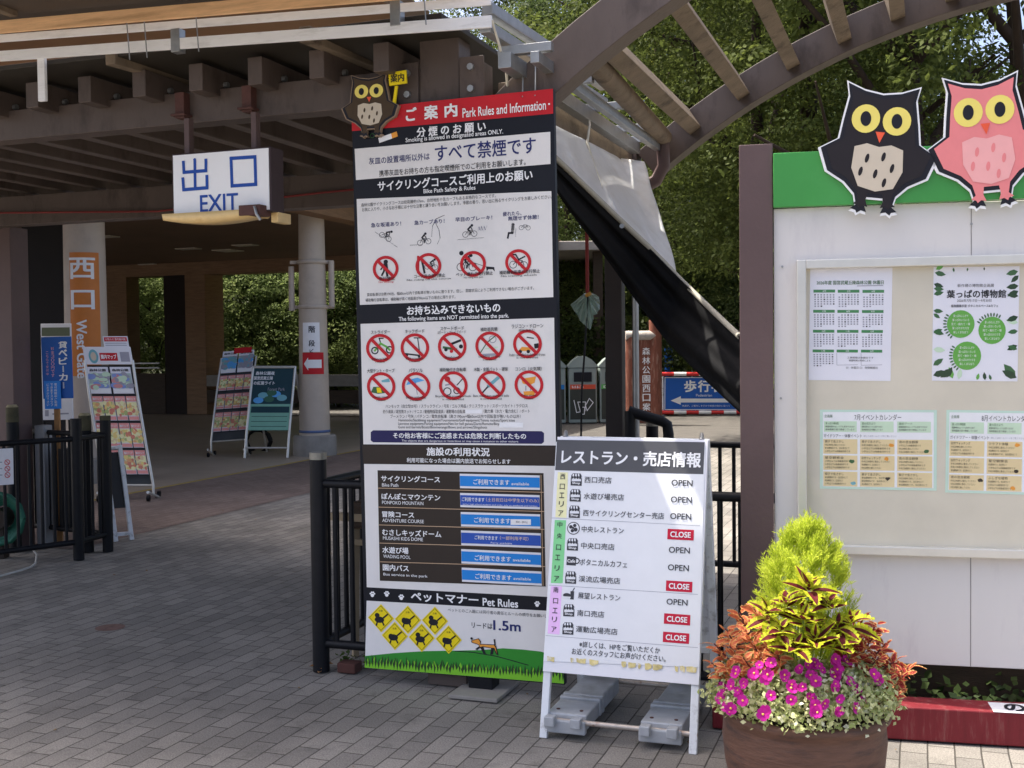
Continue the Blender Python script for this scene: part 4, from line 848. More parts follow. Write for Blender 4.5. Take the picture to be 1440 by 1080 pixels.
for x, y, a, L in ((990, 185, .2, 55), (995, 170, -.5, 45), (985, 240, .3, 50), (985, 262, .1, 50), (985, 290, -.2, 50), (984, 370, 0.1, 48), (984, 385, .6, 40), (984, 470, .3, 55), (984, 480, -.4, 48), (984, 560, .1, 60), (984, 640, -.6, 60), (984, 690, -.3, 70), (1395, 180, 2.9, 60), (1398, 200, 2.4, 50), (1398, 250, 3.0, 60), (1398, 275, 2.7, 60), (1398, 300, 3.3, 55), (1398, 400, 2.8, 60), (1398, 430, 3.4, 62), (1398, 470, 3.0, 50), (1396, 540, 2.7, 55), (1396, 560, 3.5, 50), (1395, 700, 3.6, 80), (1390, 700, 4.0, 90), (1370, 705, 4.3, 60), (1080, 705, 4.4, 60), (1110, 708, 4.9, 55), (1050, 700, 5.2, 60), (1020, 700, 5.6, 70), (1240, 712, 4.6, 40), (1270, 712, 4.4, 30), (1200, 712, 5.0, 35), (1080, 162, 1.4, 22), (1150, 162, 1.7, 18), (1230, 160, 1.5, 16)):
    mt = random.choice((DG2, DG2, FGRN, ink('deep_leaf', 40, 66, 44), LGRN)); leaf(P, x, y, L, a, mt, 2 + .05 * (int(x + y) % 9))
P.build('print', t)
def eventcal(name, label, cs, x0, mon, dx):
    t, P = poster(name, label, cs, ink('calendar_border', 190, 215, 200)); P.view(1030, 540, 3.483)
    u, v = P.Wd, P.Hd; P.uvpoly([(.012, .01), (u - .012, .01), (u - .012, v - .01), (.012, v - .01)], PAPW if False else ink('calendar_white', 230, 231, 238, .45, 1.1), 1)
    fx = lambda f: f * u; random.seed(len(mon) + dx)
    def ublk(x, y, w, h, mt, k): P.uvpoly([(x, y), (x + w, y), (x + w, y + h), (x, y + h)], mt, k)
    def utxt(s, x, y, w, h, mt):
        vv, f = textmesh(s, 0); P.mb.add([P.at(x + w / 2 + p * w, y + h / 2 - q * h, 4) for p, q in vv[0]], f, mt)
    utxt('%s月イベントカレンダー' % mon, u * .3, v * .055, u * .4, v * .075, DGREY); utxt('企画展', u * .04, v * .06, u * .07, v * .04, DG2)
    for c in range(3):
        x = u * (.035 + .315 * c); w_ = u * .285; ublk(x, v * .145, w_, v * .135, LGRN, 2); utxt(('葉っぱの博物館', '夏の花だより', '風鈴アート')[c], x + w_ * .05, v * .155, w_ * .4, v * .032, DG2)
        for l in range(2): utxt('植物園展示室で開催しています' if l else '開園時間中はいつでも見学できます', x + w_ * .05, v * (.2 + .036 * l), w_ * random.uniform(.6, .9), v * .024, DGREY)
    utxt('ガイドツアー・体験イベント', u * .035, v * .305, u * .33, v * .045, DGREY); utxt('詳しくはホームページをご覧ください', u * .38, v * .315, u * .28, v * .025, GREY)
    for r in range(3):
        for c in range(3):
            x = u * (.03 + .318 * c); w_ = u * .296; y = v * (.37 + .205 * r); ublk(x, y, w_, v * .185, LTAN, 2)
            utxt(random.choice(('自然ウォッチング', 'ふしぎな植物', '夜の昆虫観察', 'クラフト体験', 'かぶと虫の森', '親子で虫さがし', '星空観察会')), x + w_ * .05, y + v * .012, w_ * .55, v * .034, BRBLK)
            for l in range(3): utxt(random.choice(('参加費無料です。当日受付にて', '中央口休憩所に集合してください', '小学生以下は保護者同伴です')), x + w_ * .05, y + v * (.06 + .04 * l), w_ * random.uniform(.5, .85), v * .026, BRBLK)
            if random.random() < .7:
                mt = random.choice((ORG, DG2, BRBLK, TEAL)); cx, cy = x + w_ * random.uniform(.75, .92), y + v * random.uniform(.03, .15)
                P.uvpoly([(cx + .012 * math.cos(i) * random.uniform(.6, 1.1), cy + .009 * math.sin(i) * random.uniform(.6, 1.1)) for i in (0, .7, 1.4, 2.1, 2.8, 3.5, 4.2, 4.9, 5.6)], mt, 5)
    P.build('print', t)
eventcal('event_calendar', 'landscape July event calendar sheet with tan and green boxes, left of two', [v10(*p) for p in ((428, 128), (1003, 125), (998, 525), (428, 510))], 0, '7', 1)
eventcal('event_calendar', 'landscape August event calendar sheet with tan and green boxes, cut by the right edge', [v10(*p) for p in ((1046, 131), (1632, 130), (1627, 552), (1044, 527))], 0, '8', 2)

# ------------------------------------------------------------------ black railings
def fence(name, label, p, q, H=1.0, end0=True, end1=True, cap=STEEL, step=.09, post_h=1.06, bot=.14):
    p = Vector(p); q = Vector(q); p.z = q.z = 0; d = (q - p); L = d.length; d.normalize(); s = Vector((-d.y, d.x, 0))
    t = thing(name, label, 'fence', p, 'black bar fences around the gate')
    for e, on in ((0, end0), (L, end1)):
        if on:
            m = MB(); m.tube([p + d * e, p + d * e + Z * post_h], .042, BLACKM, 14); o = m.build('post', t)
            m = MB(); m.tube([p + d * e + Z * post_h, p + d * e + Z * (post_h + .035)], .043, cap, 14); m.build('post_cap', t)
    for z in (H - .06, bot):
        m = MB(); m.tube([p + d * .03 + Z * z, q - d * .03 + Z * z], .022, BLACKM, 10); m.build('rail', t)
    n = max(1, int(L / step))
    for k in range(1, n):
        c = p + d * (L * k / n); m = MB(); m.tube([c + Z * bot, c + Z * (H - .06)], .013, BLACKM, 8, False); m.build('bar', t)
    return t
CAPM = mat('worn_cap', rgb(150, 148, 138, .8), .45, .5, .2, 20)
MOSS = mat('mossy_wood', rgb(96, 92, 70, .7), .9, 0, .3, 12, .4)
fC = G(452, 943); fC2 = AB(-.86, 2.7)
fence('bar_fence', 'black bar fence panel running behind the park rules sign', fC, AB(1.55, .12), cap=CAPM, end1=False)
fence('bar_fence', 'black bar fence running back from the post left of the park rules sign', fC, fC + B * 2.45, end0=False, cap=CAPM)
fence('bar_fence', 'black bar fence continuing deep behind the sandwich board', AB(.28, 2.75), AB(2.4, 2.75), end0=True, cap=CAPM)
fA, fB = G(111, 787), G(152, 775)
fence('bar_fence', 'black bar fence at the left edge with a small white rules plate', fA, fA + (G(0, 803) - fA) * 2.6, cap=BLACKM, end1=False)
fence('bar_fence', 'short black bar fence between the two end posts at left', fA, fB, end0=False, cap=MOSS)
fence('bar_fence', 'rear black bar fence running left behind the front one', fB, fB + (D(0, 700, 9.95) - D(150, 700, 9.2)) * 2, end0=False, cap=MOSS, end1=False)
def stake(label, p, h, r):
    t = thing('timber_post', label, 'post', p, None); m = MB(); m.tube([p, Vector(p) + Z * (h - .12)], [r, r * .98], BLACKM, 12); m.tube([Vector(p) + Z * (h - .12), Vector(p) + Z * h], [r * 1.02, r * .96], MOSS, 12); m.build('shaft', t)
    m = MB(); m.tube([Vector(p) + Z * h, Vector(p) + Z * (h + .02)], [r * .96, r * .7], mat('cut_wood', rgb(150, 140, 110), .9, 0, .3, 20), 12); m.build('end_grain', t)
stake('mossy round timber post standing behind the fence beside the blue stroller sign', G(86, 785) + B * .3, 1.1, .05); stake('mossy round timber post near the far left behind the fence', G(22, 775), 1.17, .05)
# small plate on the left fence
t = thing('rules_plate', 'small white plate with three red prohibition symbols on the left fence', 'sign', D(0, 655, 8.4))
cs = [(-40, 634), (19, 630), (19, 681), (-40, 686)]; dd = (fA - G(0, 803)).normalized(); nn = Vector((dd.y, -dd.x, 0)); nn = nn if nn.dot(Vector((0, 1, 0))) < 0 else -nn
tl, X, Y = quad3(cs, G(0, 803) + nn * .05, nn); m = MB(); slab(m, tl, X, Y, nn, .01, WHITE); m.build('plate', t, .002); P = Print(cs, tl, X, Y, nn)
for y in (650, 659, 668): P.no_entry(10, y, 4, .9, RINK); P.line([(-12, y), (3, y)], 1.2, GREY)
P.build('print', t)
# hose reel, grey service post, cable
t = thing('hose_reel', 'green hose reel behind the left fence', 'hose reel', G(2, 790) + B * .35); c = D(2, 728, 8.9)
m = MB(); HG = mat('hose_green', rgb(40, 112, 90, .8), .5, 0, .15)
for k in range(6): m.tube([c + Vector((.2 * math.cos(i * .5236) * (1 - k * .09), -.06 + .02 * k, .2 * math.sin(i * .5236) * (1 - k * .09))) for i in range(13)], .02, HG, 8, False)
m.build('hose', t); m = MB(); m.tube([c - Vector((0, .09, 0)), c + Vector((0, .1, 0))], .08, BRBLK, 14); m.box(c - Z * .2 + Vector((0, .02, 0)), Vector((1, 0, 0)), Vector((0, 1, 0)), Z, .05, .1, .5, BRBLK); m.build('drum', t)
t = thing('service_post', 'grey square service post behind the left fence', 'post', G(40, 770) + B * .2); c = G(40, 770) + B * .2; m = MB(); m.box(c + Z * .5, A, B, Z, .1, .1, 1.0, STAINST); m.build('post', t, .006); m = MB(); m.box(c + Z * .45 + A * .18 + B * .1, A, B, Z, .14, .12, .7, BLACKP); m.build('meter_box', t, .006)
t = thing('ground_cable', 'pale cable lying on the paving beside the left fence', 'cable', G(20, 806)); m = MB(); m.tube([G(-20, 816, .008), G(8, 808, .008), G(30, 802, .008), G(44, 797, .008), G(50, 792, .01), G(52, 780, .05), G(44, 770, .1)], .008, mat('cable_white', rgb(190, 188, 180), .6), 8); m.build('cable', t)

# white framed easel behind the left fence
t = thing('white_easel', 'black board in a worn white timber A-frame behind the left fence', 'sandwich board', G(155, 770))
e0, e1 = G(142, 772) + Vector((0, .35, 0)), G(174, 765) + Vector((0, .2, 0)); ex_ = (e1 - e0); ex_.z = 0; W0 = ex_.length; ex_.normalize(); ey = Vector((-ex_.y, ex_.x, 0)); up_ = (Z + ey * .18 - ex_ * .05).normalized()
m = MB(); m.bar(e0, e0 + up_ * .82, .035, .03, WPAINT, up=ey); m.bar(e1, e1 + up_ * .82, .035, .03, WPAINT, up=ey); m.bar(e0 + up_ * .8, e1 + up_ * .8, .03, .03, WPAINT); m.bar(e0 + up_ * .06, e1 + up_ * .06, .03, .03, WPAINT); m.build('frame', t, .003)
m = MB(); m.box((e0 + e1) / 2 + up_ * .52 + ey * .01, ex_, ey, up_, W0 - .03, .01, .48, BLACKP); m.build('board', t)

# hire stroller sign on its stake, with a white panel stand behind
def vboard(cs, Y, nrm=None):
    n = nrm or Vector((0, -1, 0)); p = D(*cs[0], Y); return quad3(cs, p, n) + (n,)
t = thing('stroller_hire_sign', 'blue upright stroller hire sign on a wooden stake', 'sign', G(80, 775) + Vector((0, .35, 0)))
cs = [(58, 473), (101, 474), (102, 559), (60, 562)]; Ys = 9.6
tl, X, Y, n = vboard(cs, Ys); m = MB(); slab(m, tl, X, Y, n, .012, ink('sign_blue', 40, 92, 170)); m.build('panel', t, .004)
P = Print(cs, tl, X, Y, n); P.view(0, 430, 5.142)
for i, ch in enumerate('貸ベビ｜カ｜'): P.text(ch, 460, 285 + 58 * i, 62 if ch != '｜' else 9, 52 if ch != '｜' else 46, WINK, 3, .03)
for i, ch in enumerate('料金３００円です'): P.text(ch, 385, 310 + 28 * i, 24, 24, ink('pale_red', 235, 170, 180), 3)
for i, ch in enumerate('こちらで受付中'): P.text(ch, 345, 340 + 26 * i, 18, 20, ink('pale_red', 235, 170, 180), 3)
P.build('lettering', t)
cs2 = [(62, 535), (85, 536), (86, 574), (63, 576)]; P = Print(cs2, *vboard(cs2, Ys - .03)[:3], n); tl2, X2, Y2, _ = vboard(cs2, Ys - .03); m = MB(); slab(m, tl2, X2, Y2, n, .006, ink('notice_blue', 50, 130, 215)); m.build('notice', t); P.view(0, 430, 5.142)
for c, s in enumerate(('受付時間中ご利用', 'できますスタッフ', 'にお声がけ下さい')):
    for i, ch in enumerate(s): P.text(ch, 405 - 28 * c, 570 + 21 * i, 18, 18, WINK, 2, .01)
P.build('notice_lettering', t)
m = MB(); pz = D(79, 575, Ys).z; px_ = D(79, 575, Ys).x; m.box((px_, Ys + .02, (pz + .2) / 2), Vector((1, 0, 0)), Vector((0, 1, 0)), Z, .045, .03, pz + .2, mat('stake_wood', rgb(170, 125, 80), .8, 0, .2, 8)); m.build('stake', t, .003)
t = thing('panel_stand', 'white panel stand partly hidden behind the blue stroller sign', 'display board', G(78, 740))
cs = [(56, 455), (100, 455), (101, 590), (61, 591)]; tl, X, Y, n = vboard(cs, 10.4); m = MB(); slab(m, tl, X, Y, n, .03, WHITE); m.build('panel', t, .004); P = Print(cs, tl, X, Y, n); P.rect(58, 461, 99, 474, ink('photo_strip', 96, 104, 84), 1); P.rect(64, 578, 69, 586, GREY, 1); P.line([(74, 583), (96, 582)], 2, GREY, 1); P.build('print', t)
m = MB(); 
for x in (62, 98): q = D(x, 590, 10.42); m.tube([q, Vector((q.x, q.y + .05, 0))], .015, BLACKM, 8)
m.build('leg', t)

# ------------------------------------------------------------------ brochure racks
def rack(label, BLp, BRp, TRp, TLp, d0, d1, rows, k):
    # leaning rack: bottom edge at depth d0, top edge pushed back to d1
    bl, br = D(*BLp, d0), D(*BRp, d0); tr, tl = D(*TRp, d1), D(*TLp, d1)
    X = ((br - bl) + (tr - tl)) / 2; Yv = ((bl - tl) + (br - tr)) / 2; c = (bl + br + tl + tr) / 4; tl = c - X / 2 - Yv / 2
    n = X.cross(Yv).normalized(); n = n if n.y < 0 else -n
    t = thing('brochure_rack', label, 'brochure rack', (c.x, c.y, 0), 'brochure racks in the hall'); x, y = X.normalized(), Yv.normalized()
    Wd, Hd = X.length, Yv.length
    m = MB(); m.box(tl + X / 2 + Yv * .56 - n * .04, x, y, n, Wd - .02, Hd * .86, .02, mat('rack_back', rgb(70, 74, 76, .8), .5)); m.build('back', t)
    m = MB()
    for e in (0, Wd):
        b = tl + x * e; foot = Vector(((b + Yv).x, (b + Yv).y, .05))
        m.tube([b + Yv * .1, b + Yv * .35 + n * .03, b + Yv * .7 + n * .02, b + Yv, foot], .016, ALU, 8); m.tube([foot - n * .22, foot + n * .2], .016, ALU, 8)
    m.tube([tl + Yv - n * .02, tl + X + Yv - n * .02], .012, ALU, 8); m.build('frame', t)
    for e in (0, Wd):
        for s in (-.2, .18):
            b = tl + x * e + Yv; m = MB(); cc = Vector((b.x, b.y, .035)) + Vector((n.x, n.y, 0)) * s; m.tube([cc - x * .015, cc + x * .015], .034, BLACKM, 12); m.build('caster', t)
    return t, tl, X, Yv, n
def booklets(t, tl, X, Yv, n, nx, v0, v1, cols):
    for i in range(nx):
        m = MB(); x, y = X.normalized(), Yv.normalized(); w = X.length * .94 / nx; q = tl + x * (X.length * .03 + w * i) + Yv * v0 + n * .012; xx, yy = x * w * .9, Yv * (v1 - v0)
        m.box(q + xx / 2 + yy / 2 - n * .008, x, y, n, xx.length, yy.length, .016, PAP)
        P = Print([(0, 0), (1, 0), (1, 1), (0, 1)], q, xx, yy, n); P.mb = m; random.seed(int(v0 * 100) + i); a, b, c = cols
        if a is not None: P.rect(0, 0, 1, .22, a, 1)
        P.rect(0.02, .24, .98, .8, b, 1)
        for j in range(26): P.disc(random.uniform(.08, .92), random.uniform(.28, .78), random.uniform(.1, .26), random.choice(c), 2 + .1 * j, random.uniform(.05, .11), 10)
        P.rect(.02, .84, .98, .98, a or PAPW, 1); P.text('森林公園' if a is None else '園内マップ', .5, .12, .8, .1, W_ if a is not None else DGREY, 7, .02)
        m.build('booklet', t)
PK = ink('booklet_pink', 222, 150, 145); FLW = (ink('flower_orange', 222, 170, 120), ink('flower_straw', 226, 206, 130), ink('flower_leaf', 172, 182, 120), CREAM, LTAN, CREAM, ink('flower_red', 206, 130, 110))
t, tl, X, Yv, n = rack('silver brochure rack on castors with a park map header, beside the orange column', (150, 680), (212, 684), (187, 486), (113, 490), 12.35, 12.75, 4, 0)
cs = [(113, 497), (184, 495), (184, 513), (115, 515)]
m = MB(); x, y = X.normalized(), Yv.normalized(); hx, hy = X * 1.0, Yv * .13; hq = tl - Yv * .0 + n * .01; slab(m, hq, hx, hy, n, .008, WHITE); m.build('header', t)
P = Print([(0, 0), (1, 0), (1, 1), (0, 1)], hq, hx, hy, n); P.rect(.33, .35, .7, .8, RINK, 1); P.text('園内マップ', .515, .575, .32, .26, W_, 3, .03); P.rect(.76, .3, .95, .85, GREY, 1); P.disc(.2, .55, .1, TEAL, 1, .4); P.disc(.2, .55, .06, BELLY, 2, .25); P.build('header_print', t)
m = MB(); q2 = hq + hx * .45 - hy * .62 - n * .01; slab(m, q2, hx * .52, hy * 1.0, n, .005, WHITE); P = Print([(0, 0), (1, 0), (1, 1), (0, 1)], q2, hx * .52, hy, n); P.mb = m; P.rect(.04, .06, .96, .3, RINK, 1); P.text('お知らせ 園内案内図', .5, .18, .8, .14, W_, 3); 
for v in (.4, .52): P.line([(.06, v), (.92, v)], .03, GREY, 1)
P.build('small_notice', t)
booklets(t, tl, X, Yv, n, 2, .15, .345, (None, ink('poster_haze', 160, 180, 175), (ink('poster_blue', 130, 150, 200), LGRN, GREY, ink('poster_rose', 200, 140, 140))))
for v0, v1 in ((.365, .54), (.56, .735), (.755, .925)): booklets(t, tl, X, Yv, n, 4, v0, v1, (PK, CREAM, FLW))
t, tl, X, Yv, n = rack('dim brochure rack further back in the hall, left of the green poster stand', (297, 622), (347, 616), (362, 489), (313, 490), 17.4, 17.9, 3, 1)
m = MB(); slab(m, tl + X * .35 + n * .02, X * .5, Yv * .06, n, .01, RINK); m.build('header', t)
booklets(t, tl, X, Yv, n, 2, .03, .27, (None, ink('poster_grey', 150, 160, 160), (GREY, SKYB, TEAL)))
for v0, v1 in ((.3, .46), (.5, .66), (.7, .9)): booklets(t, tl, X, Yv, n, 4, v0, v1, (PK, ink('booklet_tan', 200, 170, 110), FLW))
# green poster easel
t = thing('poster_easel', 'dark green forest poster on a silver A-frame easel between rack and column', 'poster stand', G(380, 640))
bl, br, tr, tl = D(347, 605, 17.0), D(407, 605, 17.0), D(415, 518, 17.25), D(356, 518, 17.25); X = ((br - bl) + (tr - tl)) / 2; Yv = ((bl - tl) + (br - tr)) / 2; n = X.cross(Yv).normalized(); n = n if n.y < 0 else -n
m = MB(); slab(m, tl, X, Yv, n, .02, ink('forest_poster', 34, 62, 70)); P = Print([(0, 0), (1, 0), (1, 1), (0, 1)], tl, X, Yv, n); P.mb = m
P.text('森林公園夜', .3, .08, .45, .06, W_, 3, .02).text('国営武蔵丘陵', .27, .16, .45, .06, W_, 3, .02).text('の紅葉ライト', .3, .24, .5, .06, W_, 3, .02).text('Forest Park', .6, .34, .4, .05, GREY, 3)
for i, (x, y) in enumerate(((.3, .44), (.45, .5), (.6, .42), (.75, .48), (.5, .4), (.2, .52))): P.disc(x, y, .12, (TEAL, ink('poster_leaf', 60, 100, 80), SKYB)[i % 3], 1 + .2 * i, .05)
P.rect(0, .58, 1, 1, ink('poster_mint', 120, 170, 150), 2); P.rect(.05, .62, .95, .72, ink('forest_poster', 34, 62, 70), 3)
for y in (.78, .86, .94): P.line([(.08, y), (.92, y)], .012, ink('forest_poster', 34, 62, 70), 3)
m.build('poster', t)
m = MB(); x, y = X.normalized(), Yv.normalized()
for e in (0, X.length): b = tl + x * e; m.tube([b - Yv * .03, b + Yv, Vector(((b + Yv * 1.35).x, (b + Yv * 1.35).y, 0.01))], .02, ALU, 8); m.tube([b, Vector(((b + Yv * 1.2).x + .1, b.y + .7, 0.01))], .016, ALU, 8)
m.tube([tl - Yv * .02, tl + X - Yv * .02], .022, ALU, 8); m.tube([tl + Yv * 1.28, tl + X + Yv * 1.28], .014, ALU, 8); m.build('frame', t)
t = thing('hose_coil', 'coiled dark hose on the hall floor under the green poster', 'hose', G(362, 632)); m = MB(); c = G(362, 634) + Z * .15
for k in range(4): m.tube([c + Vector((.2 * math.cos(i * .6283), .05 * k, .18 * math.sin(i * .6283))) for i in range(11)], .022, BLACKM, 8, False)
m.build('coil', t)

# ------------------------------------------------------------------ things seen past the gate on the right
Yb = G(830, 595).y
def recycle_bin(label, cx, col, kind):
    w_ = 42.0 / FPX * Yb; c = D(cx, 595, Yb); c.z = 0; t = thing('recycling_bin', label, 'bin', c, 'row of recycling bins'); h = 1.18; U = Vector((1, 0, 0)); V = Vector((0, 1, 0)); g = mat('bin_grey_green', rgb(168, 182, 176, .75), .5, 0, .06, 3)
    m = MB(); m.box(c + Z * h / 2 + V * .3, U, V, Z, w_ - .03, .6, h, g); m.build('body', t, .03)
    m = MB(); N_ = 12
    prof = [(-w_ / 2, 0), (-w_ / 2, .04), (-w_ * .3, .17), (-w_ * .12, .235), (w_ * .12, .235), (w_ * .3, .17), (w_ / 2, .04), (w_ / 2, 0)]
    m.prism([c + U * a + Z * (h + b) - V * .02 for a, b in prof][::-1], V * .64, g); m.build('lid', t, .02)
    n = -V; tl = c - U * w_ * .43 + Z * (h - .36) - V * .004; m = MB(); slab(m, tl, U * w_ * .86, -Z * (h - .44), n, .02, mat('bin_dark_panel', rgb(62, 66, 58, .8), .5)); m.build('front_panel', t, .004)
    P = Print([(0, 0), (100, 0), (100, 100), (0, 100)], tl, U * w_ * .86, -Z * (h - .44), n); P.rect(0, 0, 100, 13, col, 1); P.text({'p': 'もえるごみ', 'g': 'びん', 'b': 'ペット'}[kind], 30, 6.5, 46, 8, W_, 2, .03)
    if kind == 'p':
        P.line([(15, 45), (25, 80), (40, 78), (30, 50), (60, 50), (58, 75)], 3, W_, 1); P.line([(60, 60), (75, 40), (90, 52), (66, 75)], 3, W_, 1, True); P.line([(42, 65), (57, 65), (55, 85), (44, 85)], 3, W_, 1, True)
    else: P.line([(38, 55), (38, 42), (50, 42), (50, 55), (58, 62), (58, 88), (28, 88), (28, 62)], 3, W_, 1, True)
    P.build('label', t); m = MB(); m.box(c + Z * (h - .2) - V * .01, U, V, Z, w_ * .6, .03, .2, BLK); m.build('slot', t, .004)
recycle_bin('grey recycling bin with a blue label band, partly hidden behind the rules sign', 776, ink('bin_blue', 40, 120, 190), 'b'); recycle_bin('grey recycling bin with an orange label band and paper symbol', 820, ink('bin_orange', 205, 85, 60), 'p'); recycle_bin('grey recycling bin with a green label band beside the black post', 864, ink('bin_green', 90, 170, 90), 'g')
# timber name post
Yl = 23.5; t = thing('timber_name_sign', 'red brown carved log sign with peeling white vertical lettering', 'sign', D(905, 600, Yl)); LOG = mat('red_log', rgb(140, 84, 66, .8), .85, 0, .3, 8, .3, stretch=(3, 3, .5), stain=rgb(190, 160, 140), stain_amt=.5, stain_scale=6)
def zpx(y): return D(900, y, Yl).z
def xpx(x): return D(x, 540, Yl).x
for a, z, r in ((922, 450, .13),): m = MB(); m.tube([(xpx(a), Yl, 0), (xpx(a), Yl, zpx(z))], r, LOG, 14); m.build('log_post', t)
m = MB(); m.tube([(xpx(888), Yl, 0), (xpx(888), Yl, zpx(474))], .13, LOG, 14); m.build('log_post', t)
m = MB(); m.tube([(xpx(880), Yl - .03, zpx(472)), (xpx(922), Yl - .03, zpx(472))], .1, mat('bleached_log', rgb(200, 190, 180, .8), .9, 0, .3, 10), 12); m.build('cross_log', t)
m = MB(); m.box((xpx(907), Yl, zpx(535)), Vector((1, 0, 0)), Vector((0, 1, 0)), Z, .24, .12, 1.75, LOG); m.build('slab', t, .01)
P = Print([(900, 478), (916, 478), (916, 590), (900, 590)], Vector((xpx(900), Yl - .061, zpx(478))), Vector((xpx(916) - xpx(900), 0, 0)), Vector((0, 0, zpx(590) - zpx(478))), Vector((0, -1, 0)))
for i, ch in enumerate('森林公園西口案内'): P.text(ch, 908.5, 494 + 13 * i, 11, 10.5, WINK, 2, .01)
P.build('lettering', t)
# pedestrian barrier sign
Yp = G(1000, 584).y; t = thing('pedestrian_sign', 'blue pedestrian direction sign with a white arrow on a red and white barrier', 'sign', D(1000, 584, Yp))
cs = [(933, 531), (1075, 524), (1075, 580), (934, 578)]; cs = [(934, 530), (1078, 530), (1078, 577), (934, 577)]; tl, X, Y, n = vboard(cs, Yp); m = MB(); slab(m, tl, X, Y, n, .03, ink('barrier_blue', 40, 92, 175)); m.build('panel', t, .004)
P = Print(cs, tl, X, Y, n); P.line([(935, 531), (1077, 531), (1077, 576), (935, 576)], 1, W_, 1, True); P.view(770, 400, 4.91)
for ch, x in (('歩', 985), ('行', 1080), ('者', 1172)): P.text(ch, x, 702, 85, 84, W_, 2, .03)
P.text('Pedestrian', 1080, 765, 110, 18, W_, 2); P.poly([(850, 802), (920, 772), (920, 788), (1480, 788), (1480, 815), (920, 815), (920, 830)], W_, 2); P.text('係員が、ご案内しますので係員の指示に従って', 1095, 838, 330, 13, W_, 2); P.build('print', t)
m = MB(); RW = (ink('tape_red', 200, 60, 60), WINK)
for yy in (526, 580):
    for i in range(9): q0, q1 = D(930 + 17.5 * i, yy, Yp), D(930 + 17.5 * (i + 1), yy, Yp); m.tube([q0, q1], .045, RW[i % 2], 8)
m.build('striped_bar', t); m = MB()
for x in (932, 1010, 1085): q = D(x, 524, Yp + .06); m = MB(); m.tube([(q.x, q.y, 0), q], .03, WPAINT, 8); m.build('leg', t)
t = thing('blue_notice', 'small blue and white notice on a pole beyond the barrier', 'sign', D(950, 585, 27.8)); cs = [(947, 474), (972, 474), (972, 498), (947, 498)]; tl, X, Y, n = vboard(cs, 27.8); m = MB(); slab(m, tl, X, Y, n, .03, ink('sign_blue', 40, 92, 170)); m.build('panel', t); P = Print(cs, tl, X, Y, n); P.text('園内案内', 959, 482, 20, 5, W_, 2, .02).text('ご利用ください', 959, 490, 20, 4, W_, 2); P.build('lettering', t)
m = MB(); q = D(976, 500, 27.85); m.tube([(q.x, q.y, 0), q], .06, WPAINT, 8); q = D(940, 464, 27.9); m.tube([(q.x, q.y, 0), q], .1, ink('sign_blue', 40, 92, 170), 8); m.build('pole', t)
# handrail end beside the back post
t = thing('handrail_end', 'thick black curved handrail end beside the dark back post', 'handrail', AB(.4, 2.3)); m = MB(); Yh = 7.3
m.tube([D(884, 578, Yh), D(905, 585, Yh), D(930, 592, Yh), D(938, 597, Yh), D(940, 610, Yh), D(940, 700, Yh)], .035, BLACKM, 12); q = D(886, 578, Yh); m.tube([q, Vector((q.x, q.y, 0))], .035, BLACKM, 12); m.build('rail', t)
# far shelter
Ys_ = 27.0; t = thing('park_shelter', 'low shelter with a pale roof edge between the sign and the dark post', 'shelter', D(810, 500, Ys_))
m = MB(); q0, q1 = D(640, 336, Ys_), D(852, 356, Ys_); q0.z = q1.z = (D(800, 346, Ys_).z); m.box((q0 + q1) / 2 + Vector((0, 2.4, 0)), Vector((1, 0, 0)), Vector((0, 1, 0)), Z, (q1 - q0).length, 5, .22, mat('roof_edge', rgb(176, 168, 160, .8), .6)); m.build('roof', t, .02)
m = MB(); m.box((q0 + q1) / 2 + Vector((-.4, 3.6, -2.0)), Vector((1, 0, 0)), Vector((0, 1, 0)), Z, (q1 - q0).length - 1, .2, 3.6, DARKW); m.build('wall', t)
for x in (848,): q = D(x, 400, Ys_); m = MB(); m.box((q.x - .1, q.y + .3, q0.z / 2), Vector((1, 0, 0)), Vector((0, 1, 0)), Z, .22, .22, q0.z - .1, DARKW); m.build('post', t)
# tarpaulin: silver outside, black inside, pulled from the pergola side to the notice board post
SILV = mat('silver_tarp', rgb(240, 238, 232, 1.2), .35, 0, .1, 5, .9, 9, stain=rgb(200, 195, 182), stain_amt=.35, stain_scale=7)
_g = SILV.node_tree; _p = _g.nodes['Principled BSDF']; _t = _g.nodes.new('ShaderNodeBsdfTranslucent'); _t.inputs[0].default_value = (.85, .85, .83, 1); _x = _g.nodes.new('ShaderNodeMixShader'); _x.inputs[0].default_value = .35
_g.links.new(_p.outputs[0], _x.inputs[1]); _g.links.new(_t.outputs[0], _x.inputs[2]); _g.links.new(_x.outputs[0], _g.nodes['Material Output'].inputs[0])
BTARP = mat('black_tarp', rgb(34, 34, 36, .55), .8, 0, .3, 4, .3, 14, spec=.15)
t = thing('tarpaulin', 'silver tarpaulin with a black underside stretched diagonally from the pergola to the notice board', 'tarpaulin', AB(.6, 1.2))
